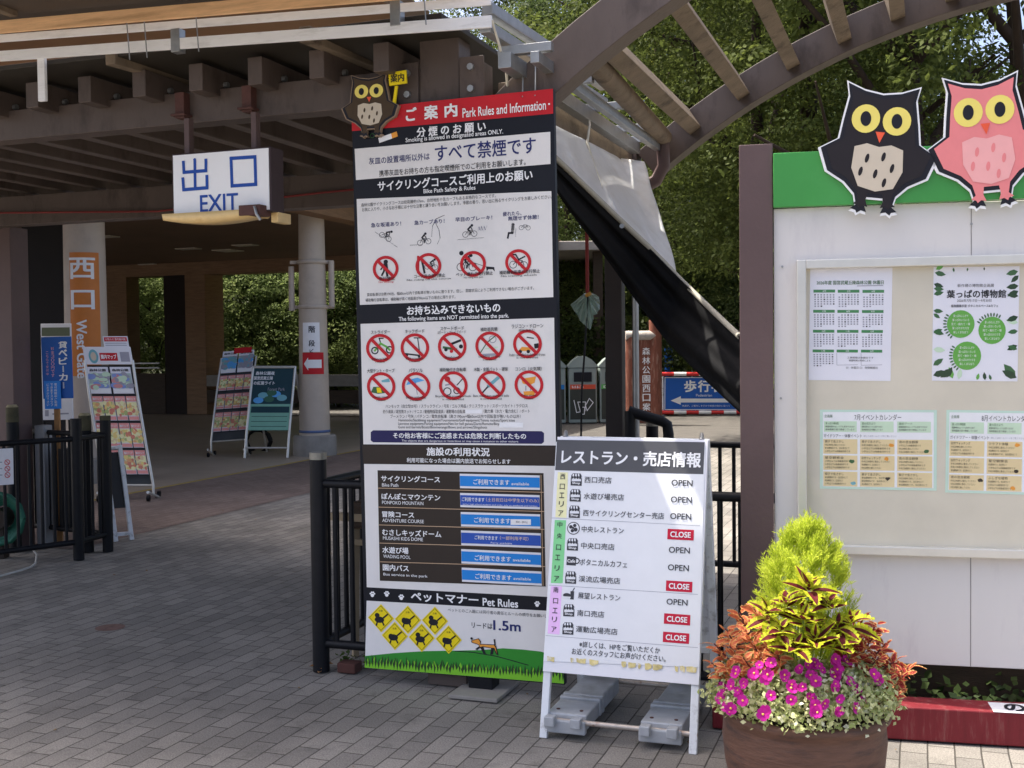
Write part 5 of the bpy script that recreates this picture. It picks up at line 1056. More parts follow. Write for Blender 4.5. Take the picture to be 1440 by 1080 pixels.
def grid_sheet(top, bot, mt, nu_, nv, wob, name, th=.004):
    m = MB(); vs = []; def_top = top; 
    def interp(L, s):
        acc = [0]
        for a, b in zip(L, L[1:]): acc.append(acc[-1] + (b - a).length)
        d = s * acc[-1]
        for i in range(len(L) - 1):
            if d <= acc[i + 1] + 1e-9: return L[i].lerp(L[i + 1], (d - acc[i]) / max(1e-9, acc[i + 1] - acc[i]))
        return L[-1]
    for j in range(nv + 1):
        for i in range(nu_ + 1):
            u, v = i / nu_, j / nv; p = interp(top, u).lerp(interp(bot, u), v)
            p = p + Vector((-.3, -.9, 0)) * wob(u, v); vs.append(p)
    fs = [(j * (nu_ + 1) + i, j * (nu_ + 1) + i + 1, (j + 1) * (nu_ + 1) + i + 1, (j + 1) * (nu_ + 1) + i) for j in range(nv) for i in range(nu_)]
    m.add(vs, fs, mt, True); o = m.build(name, t); s = o.modifiers.new('thickness', 'SOLIDIFY'); s.thickness = th; s.offset = 0; return o
rs = random.Random(4); ph = [rs.uniform(0, 6) for _ in range(8)]
def wob1(u, v): return .04 * math.sin(u * 9 + v * 4 + ph[0]) * v + .012 * math.sin(u * 41 + v * 6 + 3 * math.sin(v * 5)) + .026 * math.sin(u * 23 - v * 9 + ph[1]) * (.3 + v) + .016 * math.sin(v * 16 + u * 14 + ph[2]) + .05 * math.exp(-((u - .62) / .05) ** 2) * (.3 + v)
grid_sheet([D(772, 172, 5.5), D(800, 186, 5.8), D(840, 206, 6.5), D(872, 223, 7.15), D(905, 227, 7.25)], [D(760, 205, 5.4), D(800, 240, 5.6), D(860, 298, 5.85), D(915, 350, 6.0), D(956, 392, 6.05)], SILV, 60, 24, wob1, 'silver_side')
def wob2(u, v): return .035 * math.sin(v * 9.5 + u * 2) + .014 * math.sin(v * 24 + u * 3 + 1) + .01 * math.sin(u * 15)
grid_sheet([D(758, 203, 5.39), D(800, 239, 5.58), D(860, 297, 5.8), D(915, 349, 5.95), D(956, 391, 5.95), D(1000, 434, 5.5), D(1044, 476, 5.0)], [D(752, 222, 5.45), D(800, 296, 5.6), D(845, 355, 5.8), D(890, 418, 6.0), D(935, 478, 5.95), D(975, 520, 5.5), D(1044, 584, 5.05)], BTARP, 60, 26, wob2, 'black_side')
m = MB(); m.tube([D(764, 206, 5.36), D(800, 240, 5.55), D(860, 298, 5.78), D(915, 350, 5.93), D(956, 392, 5.93), D(1000, 435, 5.48), D(1040, 473, 5.02)], .014, mat('tarp_hem', rgb(170, 165, 150), .6), 8); m.build('hem', t)
m = MB(); c = D(875, 318, 5.75); m.tube([c, c - Vector((.003, .01, 0))], .012, STEEL, 10); m.build('eyelet', t)
m = MB(); m.tube([D(826, 160, 6.2), D(829, 175, 6.2), D(826, 200, 6.15), D(832, 222, 6.15), D(845, 260, 6.0), D(850, 300, 5.8)], .007, mat('rope_white', rgb(215, 210, 195), .8), 8); m.build('cord', t)
# red rope with a plastic bag and a cable
t = thing('hanging_bag', 'thin translucent plastic bag tied on a red rope under the roof', 'bag', D(825, 430, 7.0)); bag = bpy.data.materials.new('thin_plastic'); bag.use_nodes = True; g = bag.node_tree; pb = g.nodes['Principled BSDF']; pb.inputs['Base Color'].default_value = rgb(190, 215, 205); pb.inputs['Roughness'].default_value = .25; tr = g.nodes.new('ShaderNodeBsdfTransparent'); mx_ = g.nodes.new('ShaderNodeMixShader'); mx_.inputs[0].default_value = .5; g.links.new(tr.outputs[0], mx_.inputs[1]); g.links.new(pb.outputs[0], mx_.inputs[2]); g.links.new(mx_.outputs[0], g.nodes['Material Output'].inputs[0])
m = MB(); c = D(826, 412, 7.0); rs = random.Random(2); ring = []
NN = 26; vs = [c - Z * .01]; fs = []      # crumpled sheet gathered at a knot: a ragged fan with folds
outl = [(-.088, -.055), (-.075, -.075), (-.06, -.09), (-.05, -.105), (-.04, -.13), (-.025, -.14), (-.015, -.155), (.0, -.165), (.012, -.178), (.02, -.168), (.018, -.15), (.024, -.135), (.03, -.12), (.032, -.105), (.05, -.1), (.056, -.085), (.066, -.075), (.068, -.055), (.064, -.035), (.058, -.015), (.045, -.002), (.025, .006), (.012, .012), (-.012, .01), (-.03, -.004), (-.06, -.03)]
for j, f_ in enumerate((.3, .62, 1.0)):
    for i, (x, z) in enumerate(outl): vs.append(c + Vector((x * f_ * 1.2 + rs.uniform(-.005, .005), (.022 if i % 2 else -.022) * f_ + rs.uniform(-.01, .01) + .03 * math.sin(i * .9), z * f_ * 1.2 - .01 + rs.uniform(-.005, .005))))
n_ = len(outl)
for i in range(n_): fs.append((0, 1 + i, 1 + (i + 1) % n_))
for j in range(2):
    for i in range(n_): fs.append((1 + j * n_ + i, 1 + (j + 1) * n_ + i, 1 + (j + 1) * n_ + (i + 1) % n_, 1 + j * n_ + (i + 1) % n_))
m.add(vs, fs, bag); m.build('bag', t)
m = MB(); m.tube([c + Z * .42, c], .011, mat('red_rope', rgb(130, 50, 48), .8), 8); m.tube([c, c - Z * .02 + Vector((.01, 0, 0))], .02, mat('ochre_knot', rgb(190, 140, 60), .8), 8); m.build('rope', t); m = MB(); m.tube([c - Z * .02, c + Vector((-.015, 0, -.3)), c + Vector((-.04, 0, -.6)), c + Vector((-.05, 0, -1.0)), c + Vector((-.05, 0, -1.75))], .007, BLACKM, 6); m.build('cable', t)
m = MB(); m.tube([AB(-5, 2.3, 2.73), AB(-3.4, 2.3, 2.66), AB(-2, 2.3, 2.72), AB(-1.3, 2.3, 2.74)], .008, mat('red_rope', rgb(130, 50, 48), .8), 6); tag(m.build('red_rope'), 'thin red rope strung along the back beam of the pergola', 'rope')
# bench-like trolley behind the corner fence
t = thing('wooden_stool', 'small dark topped stool with beige legs behind the corner fence', 'stool', G(497, 900)); c = AB(-.62, .55); WD = mat('beige_leg', rgb(150, 135, 110), .7, 0, .15)
m = MB(); m.box(c + Z * .74, A, B, Z, .34, .34, .14, DARKW); m.build('seat', t, .02)
for i in (-1, 1):
    for j in (-1, 1): m = MB(); m.bar(c + A * .15 * i + B * .15 * j, c + A * .14 * i + B * .14 * j + Z * .67, .03, .03, WD); m.build('leg', t)
m = MB(); m.bar(c - A * .17 - B * .15 + Z * .6, c + A * .15 - B * .15 + Z * .6, .03, .03, WD); m.bar(c - A * .28 - B * .15 + Z * .73, c + A * .15 - B * .17 + Z * .73, .04, .04, WD); m.build('stretcher', t)
m = MB(); m.box(AB(-.66, .13, .025), A, B, Z, .1, .08, .05, mat('brick_red', rgb(96, 58, 50, .6), .8, 0, .2)); tag(m.build('footing_block', None, .006), 'red brick block at the foot of the corner fence', 'block')
m = MB(); lm_ = mat('leaf_litter', rgb(150, 110, 70), .9, 0, .3); q = G(450, 944); 
for k in range(5): p = q + Vector((rs.uniform(-.03, .03), rs.uniform(-.03, .03), .006 + .006 * k)); a = rs.uniform(0, 6); m.add([p, p + Vector((.025 * math.cos(a), .025 * math.sin(a), .01)), p + Vector((.04 * math.cos(a + .5), .04 * math.sin(a + .5), .004)), p + Vector((.02 * math.cos(a + 1), .02 * math.sin(a + 1), .012))], [(0, 1, 2, 3)], lm_)
tag(m.build('leaf_litter'), kind='stuff')
m = MB(); q = G(155, 881); m.lathe((q.x, q.y, 0), [(0.0, -.003), (.05, -.003), (.07, -.0035), (.085, -.005)], mat('rust_mark', rgb(132, 104, 94, .7), .9, 0, .3, 20), 20); tag(m.build('pavement_stain'), kind='structure')

# ------------------------------------------------------------------ leaves
def leaf_cloud(pts, nrm, size, asp, jit, seed, fold=0.0):
    """kite shaped leaf quads at pts, roughly facing nrm"""
    r = np.random.default_rng(seed); n = len(pts); N = nrm + r.normal(0, jit, (n, 3)); N /= np.linalg.norm(N, axis=1)[:, None] + 1e-9
    t = r.normal(0, 1, (n, 3)); T = np.cross(N, t); T /= np.linalg.norm(T, axis=1)[:, None] + 1e-9; S = np.cross(N, T)
    L = (size * r.uniform(.65, 1.35, n))[:, None]; W = L * asp
    v = np.stack([pts - T * L * .5, pts + S * W * .5 - T * L * .05 + N * L * fold, pts + T * L * .5, pts - S * W * .5 - T * L * .05 + N * L * fold], 1).reshape(-1, 3)
    return v, np.arange(4 * n).reshape(-1, 4)
def np_obj(name, v, f, mt, parent=None, me=None):
    if me is None:
        me = bpy.data.meshes.new(name); off = np.array(wloc(parent)) if parent is not None else 0
        me.vertices.add(len(v)); me.vertices.foreach_set('co', (v - off).astype(np.float32).ravel()); k = f.shape[1]
        me.loops.add(f.size); me.loops.foreach_set('vertex_index', f.ravel().astype(np.int32)); me.polygons.add(len(f)); me.polygons.foreach_set('loop_start', (np.arange(len(f)) * k).astype(np.int32)); me.update(calc_edges=True)
        me.materials.append(mt)
    o = bpy.data.objects.new(name, me); COL.objects.link(o); o.parent = parent; return o
def lf(r, g, b, k=.42): return rgb(r, g, b, k)
TREEL = leafmat('tree_leaf', lf(92, 108, 56, .5), lf(142, 156, 78, .5), .5, c3=lf(180, 184, 92, .5), patch=.35)
TREEL2 = leafmat('tree_leaf_dark', lf(76, 96, 58, .5), lf(126, 144, 80, .5), .5, c3=lf(160, 172, 92, .5), patch=.4)
SHRUBL = leafmat('shrub_leaf', lf(112, 132, 82, .7), lf(162, 178, 104, .7), .5, c3=lf(205, 212, 140, .65), patch=.5)
HEDGEL = leafmat('hedge_leaf', lf(44, 60, 30), lf(96, 112, 44), .3, c3=lf(170, 165, 70), patch=.8)
BARK = mat('bark', rgb(70, 56, 44, .6), .95, 0, .3, 6, .6, 20, stretch=(1, 1, .3))
def crown_points(r, h0, h1, rad_, ncl, per, cs, flat=.6):
    P = []; Nn = []
    for i in range(ncl):
        z = r.uniform(0, 1); a = r.uniform(0, 2 * math.pi); env = math.sin(math.pi * min(1, .12 + z * .86)) ** .6; q = rad_ * env * math.sqrt(r.uniform(.12, 1))
        c = np.array([q * math.cos(a), q * math.sin(a), h0 + (h1 - h0) * z]); s = cs * r.uniform(.6, 1.35)
        d = r.normal(0, 1, (per, 3)); d /= np.linalg.norm(d, axis=1)[:, None]; rr = s * r.uniform(.45, 1, per)[:, None] ** .6; d[:, 2] = np.abs(d[:, 2]) * np.where(r.uniform(size=per) < .7, 1, -1)
        P.append(c + d * rr * np.array([1, 1, flat])); Nn.append(d + np.array([0, 0, .5]))
    return np.vstack(P), np.vstack(Nn)
def tree_proto(seed, h, h0, rad_, ncl, per, cs, lsz, mt, trunk_r):
    r = np.random.default_rng(seed); rs = random.Random(seed)
    P, Nn = crown_points(r, h0, h, rad_, ncl, per, cs); v, f = leaf_cloud(P, Nn, lsz, .5, .6, seed + 1)
    cm = np_obj('crown', v, f, mt); m = MB(); bend = rs.uniform(-.4, .4)
    tr_ = [Vector((bend * math.sin(i * .5) * .5, bend * .4 * math.sin(i * .8), h * .75 * i / 6)) for i in range(7)]; m.tube(tr_, [trunk_r * (1 - .12 * i) for i in range(7)], BARK, 10)
    for k in range(7):
        b = tr_[2 + k % 4]; a = k * 2.4 + rs.uniform(-.4, .4); L = rad_ * rs.uniform(.5, .9); e = b + Vector((math.cos(a) * L, math.sin(a) * L, L * rs.uniform(.5, 1.0))); mid = b.lerp(e, .5) + Vector((0, 0, .25))
        m.tube([b, mid, e], [trunk_r * .45, trunk_r * .28, trunk_r * .1], BARK, 7)
        e2 = mid + Vector((math.cos(a + .7) * L * .5, math.sin(a + .7) * L * .5, L * .4)); m.tube([mid, e2], [trunk_r * .22, trunk_r * .07], BARK, 6)
    tm = m.build('trunk'); meshes = (cm.data, tm.data)
    for o in (cm, tm): bpy.data.objects.remove(o)
    return meshes
PT = [tree_proto(11, 13, 3.2, 3.6, 230, 290, .85, .1, TREEL, .2), tree_proto(12, 11, 1.2, 3.4, 260, 190, .8, .12, TREEL2, .17), tree_proto(13, 14, 4.5, 3.9, 210, 290, .9, .1, TREEL, .24), tree_proto(14, 6, .2, 2.6, 170, 190, .6, .1, SHRUBL, .08), tree_proto(15, 12, 4.0, 3.8, 75, 150, .7, .12, TREEL, .2)]
tlabels = {}
def tree(kind, x, y, rz, s, label, name='broadleaf_tree', cat='tree', group='woodland trees behind the gate'):
    t = thing(name, label, cat, (x, y, -.01), group); t.rotation_euler.z = rz; t.scale = (s, s, s)
    for nm, me in zip(('crown', 'trunk'), PT[kind]): o = bpy.data.objects.new(nm, me); COL.objects.link(o); o.parent = t
LA = ['tall tree with a thick dark trunk showing between the arch purlins', 'leafy tree above the silver tarpaulin', 'tree with sunlit yellow green crown behind the black owl', 'dark tree behind the pink owl board', 'tall tree at the top right corner with open sky beside it']
X_ = lambda px, Y: D(px, 500, Y).x
for i, (k, px, Y, rz, s) in enumerate([(4, 918, 29, .3, 1.3), (0, 1066, 19, 1.3, .9), (2, 1130, 19, 2.2, .95), (4, 1290, 17, 3.9, .95), (4, 1425, 17, 4.5, 1.0), (1, 800, 33, .9, 1.05), (0, 1050, 28, 5.2, 1.0), (1, 1200, 26, 1.9, 1.0), (1, 1370, 27, .2, .62), (1, 1480, 23, 2.8, .6), (2, 930, 35, 3.4, 1.1), (0, 1100, 34, 1.1, 1.15), (1, 1260, 36, 4.1, 1.0), (1, 1400, 38, 5.5, .75), (1, 1010, 41, .6, 1.3), (1, 860, 43, 2.4, 1.2), (0, 700, 40, 1.5, 1.2), (1, 1150, 44, 3, 1.3)]):
    lab = LA[i] if i < 5 else 'broadleaf woodland tree in the dense mass of leaves behind the gate'
    tree(k, X_(px, Y), Y, rz, s, lab)
# bushes at the wood's edge, right
for i, (px, Y, s, lab) in enumerate([(800, 31, .75, 'dark bush behind the recycling bins'), (1030, 33, 1.0, 'bush filling the gap under the arch foot'), (950, 30.5, .7, 'dark bush under the tarpaulin beyond the log sign'), (1230, 13.5, .45, 'bush just behind the notice board post'), (880, 31, .8, 'bush behind the black post and the bins'), (1290, 14.5, .5, 'bush hidden mostly behind the notice board'), (1320, 15, .6, 'bush behind the right end of the notice board'), (1020, 32, .8, 'low bush behind the blue pedestrian sign'), (1200, 23, .8, 'broad bush in the shade of the wood')]):
    tree(3, X_(px, Y), Y, i * 1.7, s, lab, 'bush', 'bush', 'bushes at the edge of the wood')
# planted bank seen through the hall
for i, (px, Y, s, k) in enumerate([(165, 33, .85, 3), (215, 32.5, .75, 3), (300, 33, .8, 3), (345, 34, .95, 3), (390, 33, .8, 3), (430, 33.5, .9, 3), (475, 32.5, .75, 3), (520, 33, .85, 3), (250, 38, 1.1, 1), (360, 40, 1.2, 1), (470, 39, 1.15, 1), (140, 39, 1.1, 1)]):
    tree(k, X_(px, Y), Y, i * 2.1, s, 'dense green shrub beyond the hall openings' if k == 3 else 'tall tree beyond the hall, filling its openings with leaves', 'shrub' if k == 3 else 'broadleaf_tree', 'shrub' if k == 3 else 'tree', 'plants seen through the hall')
# clipped hedge behind the bins
t = thing('clipped_hedge', 'clipped hedge standing behind the recycling bins', 'hedge', D(840, 590, 26.5)); r = np.random.default_rng(3); n = 7000
q = D(840, 590, 26.6); P_ = np.column_stack([r.uniform(-3.2, 3.2, n) + q.x, r.uniform(0, 1.2, n) ** 1.5 + q.y, r.uniform(0, 2.35, n)]); v, f = leaf_cloud(P_, np.tile([0, -1, .6], (n, 1)).astype(float), .13, .55, .7, 5); np_obj('foliage', v, f, HEDGEL, t)
# low dense shrub row added behind the notice board to block light
n = 5000; u = r.uniform(-.35, 2.6, n); bb = r.uniform(.5, .95, n); zz = r.uniform(0, .75, n); P_ = np.array([list(On + An * x + Bn * y + Z * c) for x, y, c in zip(u, bb, zz)]); v, f = leaf_cloud(P_, np.tile([0, -.6, .7], (n, 1)), .06, .6, .7, 16); t = thing('light_block_hedge', 'low dark hedge planted right behind the white notice board', 'hedge', On + An * 1 + Bn * .7); np_obj('foliage', v, f, TREEL2, t)
# low ivy under the notice board
n = 900; u = r.uniform(-.5, 2.4, n); bb = r.uniform(.06, .5, n); zz = np.abs(r.normal(0, .06, n)); P_ = np.array([list(On + An * a + Bn * b + Z * c) for a, b, c in zip(u, bb, zz)]); v, f = leaf_cloud(P_, np.tile([0, -.4, 1.0], (n, 1)), .045, .8, .5, 6); tag(np_obj('ground_ivy', v, f, leafmat('ivy_leaf', lf(40, 60, 34, .5), lf(90, 110, 60, .5), .2)), kind='stuff')
q = G(492, 938); n = 60; P_ = np.column_stack([r.normal(q.x, .04, n), r.normal(q.y, .03, n), np.abs(r.normal(.03, .02, n))]); v, f = leaf_cloud(P_, np.tile([0, -.3, 1.0], (n, 1)), .03, .6, .5, 8); tag(np_obj('paving_weed', v, f, leafmat('weed_leaf', lf(80, 110, 50, .6), lf(130, 150, 80, .6), .3)), 'small weed sprouting by the red block', 'weed')

n = 130; u = r.uniform(-5, 3, n); bb = r.uniform(-2.2, 6, n); P_ = np.array([list(AB(x, y, .004)) for x, y in zip(u, bb)]); v, f = leaf_cloud(P_, np.tile([0, 0, 1.0], (n, 1)), .026, .5, .12, 9); tag(np_obj('fallen_leaves', v, f, leafmat('dry_leaf', rgb(120, 84, 50, .7), rgb(170, 140, 90, .7), .1)), kind='stuff')

# ------------------------------------------------------------------ flower pot
pc = D(1130, 990, 4.05); pc.z = 0; PR = .288; PH = D(1130, 988, 4.05).z
pot = thing('flower_pot', 'large round brown glazed pot full of flowers in front of the notice board', 'flower pot', pc)
POTM = mat('brown_pot', rgb(108, 78, 64, .9), .58, 0, .28, 7, .35, 25, spec=.35, stain=rgb(74, 58, 54, .9), stain_amt=.8, stain_scale=5, stretch=(1, 1, 5))
m = MB(); m.lathe(pc, [(0, .0), (PR * .86, .0), (PR * .9, .02), (PR * .97, PH * .35), (PR * 1.0, PH * .62), (PR * .985, PH * .8), (PR * .99, PH * .86), (PR * 1.045, PH * .9), (PR * 1.06, PH * .95), (PR * 1.04, PH), (PR * .97, PH * .99), (PR * .93, PH * .9), (PR * .92, PH * .86)], POTM, 64); m.build('body', pot)
m = MB(); m.lathe(pc, [(0, PH * .9), (PR * .5, PH * .9), (PR * .93, PH * .86)], mat('potting_soil', rgb(60, 45, 34, .6), 1, 0, .4, 20, .6), 40); m.build('soil', pot)
rs = random.Random(21); r = np.random.default_rng(21)
# feathery lime plant
kt = thing('kochia_plant', 'feathery lime green dome shaped plant at the back of the pot', 'plant', pc + Z * PH); kc = np.array([pc.x + .028, pc.y + .07, 0]); kz0, kz1, kr = PH + .10, D(1128, 736, 4.12).z, .186
vs = []; fs = []; st_v = []
def kr_at(t): return kr * (math.sin(math.pi * min(1, .30 + .70 * (1 - t)) ** .9) ** .75 if t < 1 else 0)
cnt = 0; Vv = []; Ff = []
sprays = []
for i in range(250):
    t = rs.uniform(0, 1) ** .95; a = rs.uniform(0, 2 * math.pi); rr = kr * max(.02, 1 - max(0, (t - .2) / .81) ** 2.7) ** .68 * (rs.uniform(.86, 1.06) if i % 5 else rs.uniform(.2, .8))
    sprays.append((t, a, rr))
for i in range(1350):
    t, a, rr = sprays[i % 250]; jx = np.array([rs.gauss(0, .010), rs.gauss(0, .010), rs.gauss(0, .014)])
    base = np.array([kc[0] + rr * .7 * math.cos(a), kc[1] + rr * .7 * math.sin(a), kz0 + (kz1 - kz0) * t - .055]) + jx * .6; tip = np.array([kc[0] + rr * math.cos(a), kc[1] + rr * math.sin(a), kz0 + (kz1 - kz0) * t + .012]) + jx
    ax = tip - base; L = np.linalg.norm(ax); ax /= L
    for j in range(24):
        s = rs.uniform(.1, 1.0); p = base + ax * L * s; d = ax * rs.uniform(.5, 1.1) + np.array([rs.gauss(0, .6), rs.gauss(0, .6), rs.gauss(.45, .4)]); d /= np.linalg.norm(d); w = np.cross(d, [rs.gauss(0, 1), rs.gauss(0, 1), rs.gauss(0, 1)]); w /= np.linalg.norm(w); ll = rs.uniform(.016, .032); ww = .0015
        k = len(Vv); Vv += [p - w * ww * .5, p + d * ll * .5 + w * ww, p + d * ll, p + d * ll * .5 - w * ww]; Ff.append((k, k + 1, k + 2, k + 3))
np_obj('foliage', np.array(Vv), np.array(Ff), leafmat('kochia_leaf', rgb(166, 186, 48, .9), rgb(222, 232, 92, .95), .45, c3=rgb(240, 242, 130, .98), patch=9), kt)
m = MB()
for i in range(26): a = rs.uniform(0, 6.28); q = rs.uniform(.02, .11); m.tube([pc + Vector((.01 * math.cos(a), .07 + .01 * math.sin(a), PH * .9)), Vector((kc[0] + q * math.cos(a), kc[1] + q * math.sin(a), kz0 + rs.uniform(.1, .3)))], [.005, .002], mat('green_stem', rgb(120, 140, 50), .7), 5)
m.build('stem', kt)
# veined leaf maker: rim colour and heart colour as separate faces, folded along the midrib, with toothed edge
def vleaf(mb, p, d, n, L, W, m_out, m_in, core=.62, fold=.25, teeth=7, curl=.25):
    d = d.normalized(); n = (n - d * n.dot(d)).normalized(); s = d.cross(n); prof = []
    for i in range(teeth + 1):
        t = i / teeth; w = W * .5 * math.sin(math.pi * t ** .75) ** .85 if 0 < t < 1 else 0; prof.append((t, w))
    def pt(t, w, sg): return p + d * (L * t) + s * (w * sg) + n * (abs(w) * fold * 1.2 - curl * L * t * t)
    for sg in (1, -1):
        for i in range(teeth):
            (t0, w0), (t1, w1) = prof[i], prof[i + 1]; j0 = 1.0; j1 = 1.0
            a, b = pt(t0, 0, sg), pt(t1, 0, sg); c0, c1 = pt(t0, w0 * core, sg), pt(t1, w1 * core, sg)
            e0, e1 = pt(t0, w0, sg), pt(t1 - .02, w1, sg); tooth = pt((t0 + t1) / 2 + .03, max(w0, w1) * 1.09, sg)
            mb.add([a, b, c1, c0], [(0, 1, 2, 3)] if sg > 0 else [(3, 2, 1, 0)], m_in, True); mb.add([c0, c1, e1, tooth, e0], [(0, 1, 2, 3, 4)] if sg > 0 else [(4, 3, 2, 1, 0)], m_out, True)
YLEAF = leafmat('coleus_edge', rgb(160, 175, 30, .8), rgb(215, 215, 60, .85), .35); YDARK = leafmat('coleus_heart', rgb(84, 32, 36, .7), rgb(120, 44, 50, .8), .25)
ct = thing('yellow_coleus', 'yellow edged coleus with dark maroon leaf centres in the middle of the pot', 'plant', pc + Z * PH)
PX = lambda x, y, dy: D(x, y, 4.05 + dy)
hubs = [(1138, 828, -.16), (1105, 850, -.15), (1165, 852, -.17), (1130, 872, -.2), (1178, 884, -.2), (1098, 888, -.2), (1146, 902, -.24), (1118, 912, -.24), (1172, 905, -.23), (1080, 866, -.13), (1196, 878, -.15)]
for h in hubs:
    c = PX(*h); m = MB(); a0 = rs.uniform(0, 1.5)
    for lv, (L, tilt, z) in enumerate(((.04, 1.0, .012), (.062, .55, 0), (.078, .2, -.012))):
        for q in range(4 if lv else 2):
            a = a0 + q * (math.pi / 2 if lv else math.pi) + lv * .75; out = Vector((math.cos(a), math.sin(a), 0)); tilt += rs.uniform(-.3, .3); a += rs.uniform(-.3, .3); out = Vector((math.cos(a), math.sin(a), 0)); dirn = (out * math.cos(tilt) + Vector((0, -.25, .95)) * math.sin(tilt)).normalized(); nn = (Vector((0, -.45, 1)) - out * .2).normalized()
            vleaf(m, c + Z * z + dirn * .006, dirn, nn, L * rs.uniform(.75, 1.5), L * rs.uniform(.6, .85), YLEAF, YDARK, rs.uniform(.25, .6), rs.uniform(.1, .4), 7, rs.uniform(-.1, .6))
    m.build('leaf_rosette', ct)
m = MB()
for h in hubs: c = PX(*h); m.tube([pc + Z * (PH * .9) + Vector((rs.uniform(-.05, .05), -.02, 0)), c - Z * .02], [.004, .003], mat('green_stem', rgb(120, 140, 50), .7), 5)
m.build('stem', ct)
RL1 = leafmat('orange_coleus', rgb(196, 92, 66, .8), rgb(226, 140, 100, .85), .35); RL2 = leafmat('red_coleus', rgb(140, 44, 50, .85), rgb(200, 84, 72, .85), .3); ROUT = leafmat('coleus_gold_edge', rgb(215, 150, 80, .85), rgb(235, 190, 130, .9), .35)
def redplant(name, label, hubs, m_in, n_leaf):
    t = thing(name, label, 'plant', pc + Z * PH, 'orange red coleus at the pot sides')
    st = MB()
    for h in hubs:
        c = PX(*h); base = pc + Z * (PH * .92) + Vector(((c.x - pc.x) * .45, (c.y - pc.y) * .45, 0)); st.tube([base, base.lerp(c, .6) + Z * .02, c], [.005, .004, .0025], mat('maroon_stem', rgb(110, 50, 50), .7), 5); m = MB()
        ax = (c - base).normalized()
        for k in range(n_leaf):
            f = k / n_leaf; p = c - ax * (.11 * f); a = k * 2.4 + rs.uniform(-.3, .3); out = Vector((math.cos(a), math.sin(a), 0)); tl_ = .75 - .9 * f; d = (out + Z * tl_ + Vector(((c.x - pc.x) * .6, -.15, 0))).normalized(); L = (.022 + .023 * math.sin(math.pi * min(1, f + .25))) * rs.uniform(.6, 1.3); d = (d + Vector((rs.gauss(0, .25), rs.gauss(0, .25), rs.gauss(0, .25)))).normalized()
            vleaf(m, p + out * .006, d, Vector((rs.gauss(0, .4), -.5 + rs.gauss(0, .3), 1)), L, L * rs.uniform(.4, .55), ROUT, m_in, rs.uniform(.6, .88), rs.uniform(.1, .45), 5, rs.uniform(-.1, .6))
        m.build('leaf_spray', t)
    st.build('stem', t)
hl = [(rs.uniform(1003, 1062), 0, 0) for _ in range(0)]
left = [(1060, 852, -.05), (1040, 862, -.02), (1072, 872, -.1), (1048, 885, -.1), (1020, 884, .0), (1004, 905, .0), (1026, 908, -.08), (1058, 902, -.14), (1080, 900, -.16), (1000, 932, -.02), (1020, 936, -.1), (1045, 925, -.16), (1070, 925, -.18), (1088, 886, -.12), (1012, 950, -.06), (1092, 916, -.2), (1036, 948, -.14), (1066, 862, .02), (1030, 895, .06), (1052, 912, .04)]
right = [(1215, 866, -.02), (1232, 878, .0), (1205, 884, -.1), (1225, 900, -.08), (1245, 905, -.02), (1210, 912, -.15), (1236, 925, -.1), (1258, 930, -.04), (1276, 948, .0), (1224, 940, -.16), (1250, 955, -.1), (1265, 972, -.06), (1280, 938, .05), (1202, 900, -.16), (1240, 972, -.14), (1256, 982, -.12), (1195, 925, -.2), (1218, 890, .06), (1240, 915, .08), (1262, 950, .08)]
redplant('orange_coleus', 'peach orange coleus spilling over the left side of the pot', left, RL1, 19); redplant('red_coleus', 'deep red coleus spilling over the right side of the pot', right, RL2, 19)
# flowering ground cover
ft = thing('flowering_plant', 'mound of cream variegated leaves and bright magenta flowers along the pot front', 'plant', pc + Z * PH)
n = 5200; a = r.uniform(math.pi * .98, math.pi * 2.02, n); t_ = r.uniform(0, 1, n); q = PR * (1.1 - .6 * t_ ** 1.5) + r.normal(0, .016, n); zz = PH + .018 + .15 * np.sin(t_ * math.pi / 2) + r.normal(0, .016, n)
P_ = np.column_stack([pc.x - .012 + q * np.cos(a) * 1.02, pc.y + q * np.sin(a), zz]); Nn = np.column_stack([np.cos(a) * .5, np.sin(a) * .8, np.full(n, .6)])
v, f = leaf_cloud(P_, Nn, .021, .62, .55, 31, .12); np_obj('foliage', v, f, leafmat('variegated_leaf', rgb(150, 165, 92, .85), rgb(226, 228, 172, .95), .35, c3=rgb(244, 243, 220, 1.0)), ft)
FM = leafmat('magenta_petal', rgb(196, 30, 150, .85), rgb(228, 60, 180, .9), .35); FC = mat('flower_throat', rgb(235, 190, 90), .6)
m = MB()
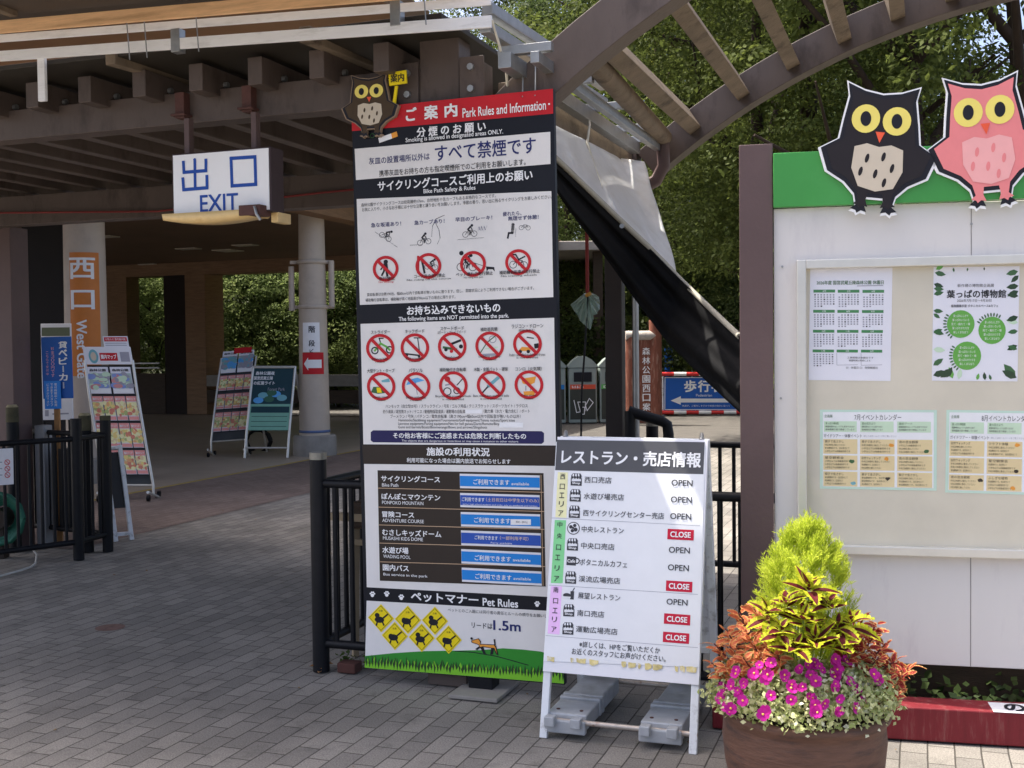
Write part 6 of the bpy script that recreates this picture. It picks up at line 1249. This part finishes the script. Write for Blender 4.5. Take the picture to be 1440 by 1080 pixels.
for k in range(5):
    a0 = k * 2 * math.pi / 5; ca, sa = math.cos(a0), math.sin(a0)
    pr_ = [(.003, -.002), (.010, -.0085), (.0175, -.0085), (.0195, 0), (.0175, .0085), (.010, .0085), (.003, .002)]; m.add([(x * ca - y * sa, x * sa + y * ca, .006 * (x / .0195) ** 2 + .0015 * (k % 2)) for x, y in pr_], [list(range(7))], FM, True)
m.lathe((0, 0, .001), [(0, .004), (.003, .003), (.004, 0)], FC, 8); f0 = m.build('flower', None); fm = f0.data; bpy.data.objects.remove(f0)
fl = [(1035, 945), (1025, 962), (1041, 973), (1060, 945), (1072, 930), (1088, 935), (1076, 956), (1013, 975), (1032, 990), (1018, 992), (1044, 988), (1085, 981), (1082, 1000), (1112, 962), (1120, 940), (1132, 930), (1142, 945), (1150, 925), (1158, 938), (1166, 930), (1183, 938), (1172, 946), (1145, 960), (1128, 968), (1142, 978), (1112, 984), (1150, 992), (1174, 969), (1176, 981), (1177, 995), (1202, 958), (1205, 965), (1200, 985), (1216, 984), (1222, 950), (1230, 955), (1140, 998), (1158, 985), (1098, 944), (1185, 925), (1050, 960), (1008, 960)]
for i, (x, y) in enumerate(fl):
    fx = (x - 1128) / 118; fy = (y - 925) / 75; dy = -.29 * math.sqrt(max(0, 1 - fx * fx)) * min(1, .5 + .5 * fy) - .055; p = D(x + rs.uniform(-7, 7), y + rs.uniform(-5, 5), pc.y + dy + rs.uniform(-.012, .012))
    for j in range(2):
        o = bpy.data.objects.new('flower', fm); COL.objects.link(o); o.parent = ft; o.location = p - wloc(ft) + Vector((rs.uniform(-.012, .012) * j, -.006 * j - .012, rs.uniform(-.014, .014) * j)); s = rs.uniform(.62, 1.15); o.scale = (s, s, s)
        nn = Vector((fx * .7 + rs.gauss(0, .25), -.85 + rs.gauss(0, .15), .55 - fy * .4 + rs.gauss(0, .2))); o.rotation_euler = nn.to_track_quat('Z', 'Y').to_euler(); o.rotation_euler.rotate_axis('Z', rs.uniform(0, 6))
bpy.data.objects.remove(_to); bpy.context.view_layer.update()
